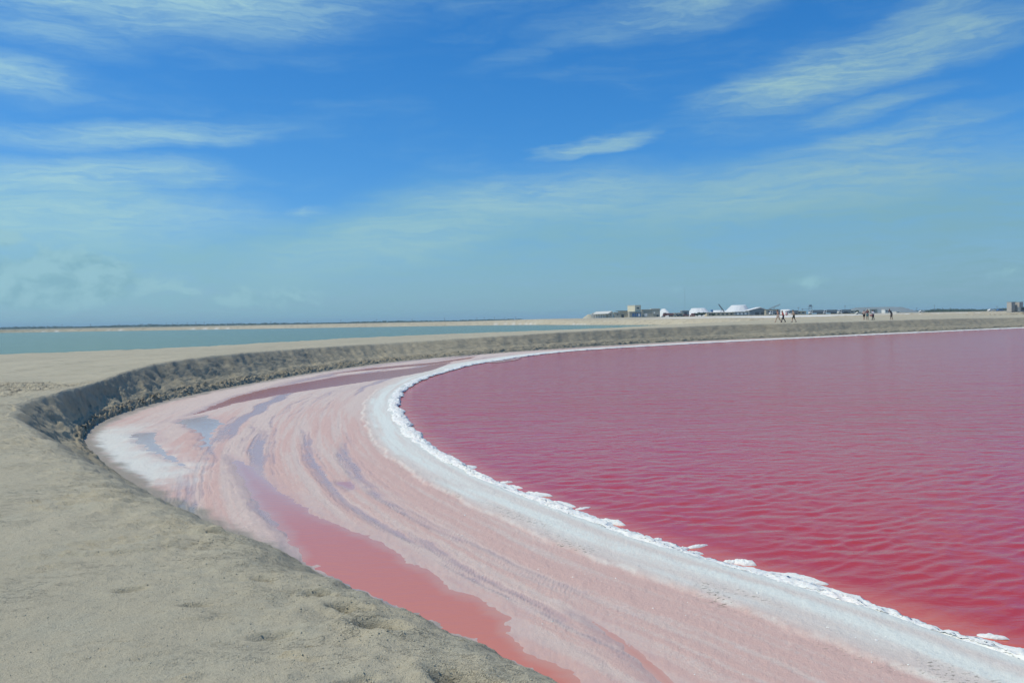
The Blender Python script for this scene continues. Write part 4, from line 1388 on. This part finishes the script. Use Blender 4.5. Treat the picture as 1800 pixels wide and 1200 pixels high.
def tree(px, D, w, h, label, n=1400):
    r = root('shrub_tree', label, 'tree', (at(px, D), D, GZ), 0)
    t_ = cyl('trunk', (0, 0, 0), (.1, 0, h * .5), .22, .12, M_WOODP, r, 8)
    for k in range(4):
        an = k * 1.7
        cyl('limb', (.05, 0, h * .3), (w * .3 * math.cos(an), w * .3 * math.sin(an), h * .62), .10, .05, M_WOODP, t_, 6)
    cc = [(w * .33 * math.cos(k * 1.3) * (k % 3) / 2, w * .3 * math.sin(k * 1.3), h * (.45 + .1 * (k % 3)), w * .26, w * .25, h * .3) for k in range(8)]
    q, f = leaf_cloud(cc, n, .28, 30 + int(px))
    soup('crown', q, f, M_LEAF, r)


tree(1226, 553, 4.5, 2.4, 'low dark green tree left part of the clump by the rust red bins')
tree(1234, 555, 5.5, 2.9, 'rounder dark green tree right of the rust red bins')
tree(1254.5, 556, 2.4, 2.0, 'small dark shrub at the left end of the long tan building')
tree(1505, 705, 5, 3.2, 'small green tree beside the white roofed hut')

# two box cabins on the right
D = 214
for i, (pa, lab) in enumerate([(1778.5, 'left of the two tall grey box cabins at the right edge'), (1792.5, 'right of the two tall grey box cabins cut by the picture edge')]):
    zb = 2.85
    x_ = at(pa, D)
    r = root('box_cabin', lab, 'cabin', (x_, D, zb), R(22), 'grey box cabins')
    hh = zat(pa, 530.6, D) - zb
    bxm('body', (0, 0, 0), (1.45, 1.35, hh - .08), M_CONC, r, .02)
    bxm('lid', (-.05, -.05, hh - .08), (1.5, 1.4, hh), M_CONC, r, .02)
    bxm('door', (.25, -.04, .1), (1.2, -.003, hh - .35), M_CONC, r)
    bxm('skid', (-.06, -.08, -.1), (1.51, 1.43, .05), M_STEEL, r)
r = root('generator_box', 'dark low box standing against the right grey cabin', 'box', (at(1794.5, 212), 212, 2.85), R(10))
bxm('housing', (0, 0, 0), (1.8, 1.0, 1.35), M_STEEL, r, .03)
bxm('skid', (-.1, -.1, -.1), (1.9, 1.1, .0), M_DARK, r)
bxm('grille', (.3, -.04, .5), (1.4, -.003, 1.1), M_DARK, r)


# ------------------------------------------------------------------ people
M_SKIN = plain('skin', (0.36, 0.20, 0.14), 0.55, 0.08, 6)
M_SKIN2 = plain('skin_dark', (0.24, 0.125, 0.085), 0.55, 0.08, 6)
M_HAIR = plain('dark_hair', (0.018, 0.014, 0.012), 0.6, 0.2, 20)


def cloth(name, c):
    return plain(name, c, 0.85, 0.12, 9)


def unit_sphere(nu=12, nv=8):
    v = [(0, 0, 1)]
    for a in range(1, nv):
        p = math.pi * a / nv
        v += [(math.sin(p) * math.cos(2 * math.pi * b / nu), math.sin(p) * math.sin(2 * math.pi * b / nu), math.cos(p)) for b in range(nu)]
    v.append((0, 0, -1))
    f = [(0, 1 + b, 1 + (b + 1) % nu) for b in range(nu)]
    for a in range(nv - 2):
        o = 1 + a * nu
        f += [(o + b, o + nu + b, o + nu + (b + 1) % nu, o + (b + 1) % nu) for b in range(nu)]
    o = 1 + (nv - 2) * nu
    f += [(len(v) - 1, o + (b + 1) % nu, o + b) for b in range(nu)]
    return np.array(v, float), f


US_V, US_F = unit_sphere()


def capsule_mesh(segs, balls=()):
    """tapered limbs (a, b, ra, rb) and ellipsoids (c, rx, ry, rz) as one soup, to be fused by a remesh"""
    vs, fs, n = [], [], 0
    for a, b, ra, rb in segs:
        a, b = Vector(a), Vector(b)
        d = b - a
        L = d.length
        if L < 1e-6:
            continue
        M3 = np.array(d.to_track_quat('Z', 'Y').to_matrix())
        p = US_V.copy()
        hi = p[:, 2] >= -1e-6
        p = np.where(hi[:, None], p * rb + np.array([0, 0, L]), p * ra)
        # widen the lower rim so that the wall is a straight cone
        vs.append(p @ M3.T + np.array(a))
        fs += [tuple(i + n for i in f) for f in US_F]
        n += len(p)
        vs.append(US_V * ra + np.array(a))
        fs += [tuple(i + n for i in f) for f in US_F]
        n += len(US_V)
    for c, rx, ry, rz in balls:
        vs.append(US_V * np.array([rx, ry, rz]) + np.array(Vector(c)))
        fs += [tuple(i + n for i in f) for f in US_F]
        n += len(US_V)
    return np.vstack(vs), fs


def fused(name, bm, mat, parent, vox):
    o = mesh(name, bm[0], bm[1], mat, parent)
    md = o.modifiers.new('fuse', 'REMESH')
    md.mode = 'VOXEL'
    md.voxel_size = vox
    md.use_smooth_shade = True
    sm = o.modifiers.new('soften', 'SMOOTH')
    sm.factor = 0.5
    sm.iterations = 3
    return o


def person(label, x, y, z, face, J, skin, top=None, bottom=None, bottom_len=0.5, sleeves=0.5, shoes=None, hair_long=False, h=1.75):
    """J: joints in metres for a 1.75 m figure, x = right of the figure, y = forward, z = up"""
    r = root('person', label, 'person', (x, y, z), face)
    k = h / 1.75
    r.scale = (k, k, k)
    V = {a: Vector(b) for a, b in J.items()}
    segs, balls = [], []
    segs += [(V['pel'], V['chest'], .115, .125), (V['chest'], V['neck'], .115, .06), (V['neck'], V['head'], .055, .05)]
    balls += [(V['pel'], .165, .115, .12), (V['chest'], .17, .115, .16)]
    hd = V['head']
    fdir = Vector(J.get('look', (0, 1, -.1))).normalized()
    balls += [(hd + Vector((0, 0, .06)), .075, .092, .115), (hd + fdir * .045 + Vector((0, 0, .015)), .058, .06, .075)]
    balls += [(hd + fdir * .105 + Vector((0, 0, .045)), .014, .02, .022)]                       # nose
    side = fdir.cross(Vector((0, 0, 1))).normalized()
    for s in (-1, 1):
        balls += [(hd + side * s * .078 + Vector((0, 0, .05)), .014, .02, .032)]               # ears
    for s in ('l', 'r'):
        sh, el, wr = V['sh' + s], V['el' + s], V['wr' + s]
        hip, kn, an = V['hip' + s], V['kn' + s], V['an' + s]
        segs += [(V['chest'] + Vector((0, 0, .12)), sh, .07, .062), (sh, el, .055, .043), (el, wr, .042, .029)]
        segs += [(hip, kn, .092, .06), (kn, kn.lerp(an, .35), .056, .058), (kn.lerp(an, .35), an, .058, .037)]
        toe = an + Vector(J.get('toe' + s, (0, .17, -.055)))
        heel = an + Vector((0, -.04, -.045))
        segs += [(heel, toe, .04, .032), (an, heel, .038, .04)]
        hdv = (wr - el).normalized()
        palm = wr + hdv * .075
        segs += [(wr, palm, .028, .036)]
        lat = hdv.cross(Vector((0, 1, .2))).normalized()
        for q in range(4):
            base = palm + lat * (q - 1.5) * .021
            m1 = base + hdv * (.045 if q in (1, 2) else .038)
            segs += [(base, m1, .010, .009), (m1, m1 + hdv * .03 + Vector((0, .012, 0)), .009, .008)]
        th0 = wr + hdv * .03 + lat * .03
        segs += [(th0, th0 + (lat + hdv).normalized() * .06, .012, .010)]
    fused('body', capsule_mesh(segs, balls), skin, r, .010)
    # hair
    hb = [(hd + Vector((0, 0, .085)) - fdir * .022, .084, .098, .10)]
    hs = []
    if hair_long:
        hs = [(hd - fdir * .07 + Vector((0, 0, .05)), hd - fdir * .10 + Vector((0, 0, -.22)), .07, .04)]
    fused('hair', capsule_mesh(hs, hb), M_HAIR, r, .012)
    if top:
        s2 = [(V['pel'] + Vector((0, 0, .02)), V['chest'], .135, .145), (V['chest'], V['neck'] - Vector((0, 0, .05)), .135, .075)]
        b2 = [(V['chest'], .187, .132, .165), (V['pel'] + Vector((0, 0, .03)), .175, .128, .10)]
        for s in ('l', 'r'):
            s2 += [(V['chest'] + Vector((0, 0, .12)), V['sh' + s], .085, .08), (V['sh' + s], V['sh' + s].lerp(V['el' + s], min(1, sleeves * 2)), .075, .064)]
            if sleeves > .5:
                s2 += [(V['el' + s], V['el' + s].lerp(V['wr' + s], sleeves * 2 - 1), .06, .05)]
        fused('shirt', capsule_mesh(s2, b2), top, r, .016)
    if bottom:
        s2 = [(V['pel'] + Vector((0, 0, .06)), V['pel'] - Vector((0, 0, .03)), .15, .15)]
        b2 = [(V['pel'], .18, .13, .10)]
        for s in ('l', 'r'):
            a, b, c = V['hip' + s], V['kn' + s], V['an' + s]
            f1 = min(1, bottom_len * 2)
            s2 += [(a, a.lerp(b, f1), .115, .115 - .03 * f1)]
            if bottom_len > .5:
                s2 += [(b, b.lerp(c, bottom_len * 2 - 1), .082, .062)]
        fused('trousers' if bottom_len > .6 else 'shorts', capsule_mesh(s2, b2), bottom, r, .016)
    if shoes:
        for s in ('l', 'r'):
            an = V['an' + s]
            fused('shoe', capsule_mesh([(an + Vector((0, -.05, -.045)), an + Vector(J.get('toe' + s, (0, .17, -.055))), .05, .042)]), shoes, r, .014)
    return r


def stand(lean=0.0, stride=0.0, arms='down', head=(0, 1, -.1), spread=.11):
    J = {}
    J['pel'] = (0, 0, .95)
    J['chest'] = (0, lean * .55, 1.28)
    J['neck'] = (0, lean, 1.47)
    J['head'] = (0, lean * 1.2 + .02, 1.56)
    J['look'] = head
    for s, q in (('l', -1), ('r', 1)):
        f = stride * q
        J['hip' + s] = (q * .09, 0, .91)
        J['kn' + s] = (q * (.09 + spread * .1), f * .5 + .03 + abs(stride) * .12, .49)
        J['an' + s] = (q * spread, f - (.05 if f < 0 else 0), .085 + (.05 if f < -.1 else 0))
        if f < -.1:
            J['toe' + s] = (0, .13, -.11)
        J['sh' + s] = (q * .19, lean * .85, 1.42)
        if arms == 'down':
            J['el' + s] = (q * .25, lean * .6 - .02 - f * .25, 1.13)
            J['wr' + s] = (q * .25, lean * .6 + .10 - f * .5, .89)
        elif arms == 'bent':
            J['el' + s] = (q * .26, lean * .6 - .04, 1.14)
            J['wr' + s] = (q * .14, lean * .6 + .22, 1.16)
        elif arms == 'photo':
            J['el' + s] = (q * .20, lean * .8 + .16, 1.22)
            J['wr' + s] = (q * .06, lean + .30, 1.42)
    return J


LEFT = R(90)      # figure's forward (+y) turned to -x
PZ0 = 2.0


def ground_z(x, y):
    k = np.argmin((LPX - x) ** 2 + (LPY - y) ** 2)
    return float(LPZ.ravel()[k])


def place(px, D):
    x = at(px, D)
    return x, D, ground_z(x, D) + .005


# trio walking left along the levee
x, y, z = place(1368.5, 114.2)
person('bare chested man in pale shorts walking at the left of the trio', x, y, z, LEFT + R(8), stand(.10, .34), M_SKIN, None, cloth('pale_shorts', (.50, .40, .32)), .32, h=1.80)
x, y, z = place(1377.5, 114.6)
pr = person('person in red top and dark trousers in the middle of the trio', x, y, z, LEFT - R(6), stand(.14, -.28, 'bent', (0, 1, -.4)), M_SKIN2, cloth('red_top', (.42, .075, .07)), cloth('navy_trousers', (.018, .024, .045)), .95, .5, cloth('dark_shoes', (.02, .02, .02)), True, 1.68)
x, y, z = place(1396.0, 115.0)
person('man in tan shirt and dark shorts looking down, right of the trio', x, y, z, LEFT, stand(.10, .22, 'bent', (0, 1, -.7)), M_SKIN, cloth('tan_shirt', (.40, .32, .24)), cloth('dark_shorts', (.05, .055, .04)), .42, .5, cloth('grey_shoes', (.12, .12, .12)), False, 1.80)
# white bundle on the back of the middle walker
bag = root('backpack', 'pink and white pack on the back of the person in red', 'backpack', (x - 1.26, y - .55, z + 1.02), LEFT)
fused('pack_body', capsule_mesh([((0, 0, .06), (0, 0, .34), .13, .11)], [((0, 0, .2), .15, .10, .20)]), cloth('pink_pack', (.60, .36, .36)), bag, .014)
fused('pocket', capsule_mesh([], [((0, -.09, .12), .10, .05, .09)]), cloth('white_pocket', (.62, .60, .60)), bag, .012)
# group standing on the right
x, y, z = place(1519.4, 128.0)
person('person in beige top and black shorts standing with back turned', x, y, z, R(-15), stand(.02, .05, 'bent'), M_SKIN, cloth('beige_top', (.46, .33, .27)), cloth('black_shorts', (.015, .013, .014)), .30, .2, None, False, 1.62)
x, y, z = place(1525.2, 128.6)
person('dark haired person in teal shorts beside the beige top', x, y, z, R(160), stand(.0, .06, 'down'), M_SKIN2, cloth('maroon_top', (.17, .07, .075)), cloth('teal_shorts', (.11, .22, .23)), .36, .1, None, True, 1.74)
x, y, z = place(1535.3, 129.4)
person('person in white shirt and dark trousers holding out a red bag', x, y, z, LEFT + R(20), stand(.10, .08, 'bent'), M_SKIN2, cloth('white_shirt', (.58, .60, .66)), cloth('dark_trousers', (.022, .028, .045)), .97, .8, cloth('black_shoes', (.02, .02, .02)), False, 1.60)
hb = root('hand_bag', 'red and black bag held by the person in white shirt', 'bag', (x - .38, y - .12, z + .62), R(5))
fused('bag_body', capsule_mesh([((-.16, 0, .12), (.16, 0, .12), .11, .11)], [((0, 0, .1), .22, .10, .14)]), cloth('red_bag', (.36, .10, .10)), hb, .014)
cyl('strap', (-.14, 0, .22), (0.05, 0, .42), .014, .014, M_HAIR, hb, 6)
cyl('strap', (.14, 0, .22), (0.05, 0, .42), .014, .014, M_HAIR, hb, 6)
x, y, z = place(1567.6, 131.5)
person('person in dark top leaning over a camera, standing alone', x, y, z, LEFT + R(10), stand(.30, .06, 'photo', (0, 1, -.25)), M_SKIN2, cloth('charcoal_top', (.035, .045, .06)), cloth('brown_trousers', (.09, .07, .06)), .72, .5, None, False, 1.78)
cm = root('camera_in_hand', 'small dark camera held up by the leaning person', 'camera', (x - .68, y + .10, z + 1.42), LEFT)
bxm('camera_body', (-.07, -.03, -.045), (.07, .03, .045), M_DARK, cm, .008)
cyl('lens', (0, .03, 0), (0, .09, 0), .032, .03, M_DARK, cm, 12)

# ------------------------------------------------------------------ small things on the near ground
def stones(name, P, size, mat, seed, flat=0.7):
    """low-poly pebbles (octahedra with jitter) as one mesh"""
    g = np.random.default_rng(seed)
    n = len(P)
    base = np.array([(1, 0, 0), (0, 1, 0), (-1, 0, 0), (0, -1, 0), (0, 0, 1), (0, 0, -1)], float)
    tri = np.array([(0, 1, 4), (1, 2, 4), (2, 3, 4), (3, 0, 4), (1, 0, 5), (2, 1, 5), (3, 2, 5), (0, 3, 5)])
    an = g.random(n) * 6.283
    v = base[None] * (0.6 + 0.8 * g.random((n, 6, 3)))
    v[:, :, 2] *= flat
    c, s_ = np.cos(an)[:, None], np.sin(an)[:, None]
    vx = v[:, :, 0] * c - v[:, :, 1] * s_
    vy = v[:, :, 0] * s_ + v[:, :, 1] * c
    v = np.stack([vx, vy, v[:, :, 2]], -1) * np.asarray(size)[:, None, None] + P[:, None, :]
    f = (tri[None] + 6 * np.arange(n)[:, None, None]).reshape(-1, 3)
    return soup(name, v.reshape(-1, 3), f, mat)


g = np.random.default_rng(77)
rowd = LPD + 0 * LPX
# grit over the near plateau, denser at the crumbling margin
near = np.argwhere((np.hypot(LPX, LPY) < 11) & (LPY > 2.2) & (LPX < 2.5))
wgt = np.exp(-rowd[near[:, 0], near[:, 1]] / 1.3) + 0.10
wgt *= 1.0 / np.maximum(1, np.hypot(LPX, LPY)[near[:, 0], near[:, 1]] / 4)
sel = near[g.choice(len(near), 21000, p=wgt / wgt.sum())]
P = np.stack([LPX[sel[:, 0], sel[:, 1]], LPY[sel[:, 0], sel[:, 1]], LPZ[sel[:, 0], sel[:, 1]]], -1)
P[:, :2] += g.normal(size=(len(P), 2)) * .012
sz = 0.0022 + 0.0048 * g.random(len(P)) ** 3
o = stones('sand_grit', P, sz, M_GRIT, 78)
tag(o, 'coarse sand grit scattered on the near levee', 'grit', kind='stuff')
# rubble at the foot of the far bank
ii = np.argwhere((LV[0][None, :] > .70) & (LV[0][None, :] < 1.02) & (np.hypot(LC[:, 0], LC[:, 1])[:, None] > 27) & (np.hypot(LC[:, 0], LC[:, 1])[:, None] < 110))
sel = ii[g.choice(len(ii), 3000)]
P = np.stack([LSX[sel[:, 0], sel[:, 1]], LSY[sel[:, 0], sel[:, 1]], LSZ[sel[:, 0], sel[:, 1]]], -1)
sz = (0.012 + 0.060 * g.random(len(P)) ** 4) * (0.7 + np.hypot(P[:, 0], P[:, 1]) / 120)
o = stones('bank_rubble', P, sz, M_RUBBLE, 79)
tag(o, 'dark clods and rubble along the foot of the far bank', 'rubble', kind='stuff')
# salt crumbs on the flat
cr = np.argwhere((ds > .5) & (ds < 3.2) & (dt < -.4) & (RR < 22) & (psd > .1))
sel = cr[g.choice(len(cr), 1300)]
P = np.stack([FX[sel[:, 0], sel[:, 1]], FY[sel[:, 0], sel[:, 1]], Hf[sel[:, 0], sel[:, 1]] + .002], -1)
keep_ = fbm(P[:, 0] * 1.1, P[:, 1] * 1.1, 3, seed=300) > .12
P = P[keep_]
o = stones('salt_crumbs', P, 0.004 + 0.014 * g.random(len(P)) ** 5, M_FOAM, 80)
tag(o, 'white salt crumbs strewn on the near salt flat', 'salt', kind='stuff')


# ------------------------------------------------------------------ sea haze
M_HAZE = bpy.data.materials.new('haze_air')
M_HAZE.use_nodes = True
hn = M_HAZE.node_tree
hn.nodes.clear()
ho = hn.nodes.new('ShaderNodeOutputMaterial')
hv = hn.nodes.new('ShaderNodeVolumePrincipled')
hv.inputs['Color'].default_value = (0.60, 0.88, 1.0, 1)
hv.inputs['Density'].default_value = 0.0002
hv.inputs['Anisotropy'].default_value = 0.0
hn.links.new(hv.outputs[0], ho.inputs['Volume'])
o = bxm('haze', (-9500, -9500, -3.0), (9500, 9500, 34.0), M_HAZE)
tag(o, 'thin pale sea haze over the salt ponds', kind='stuff')
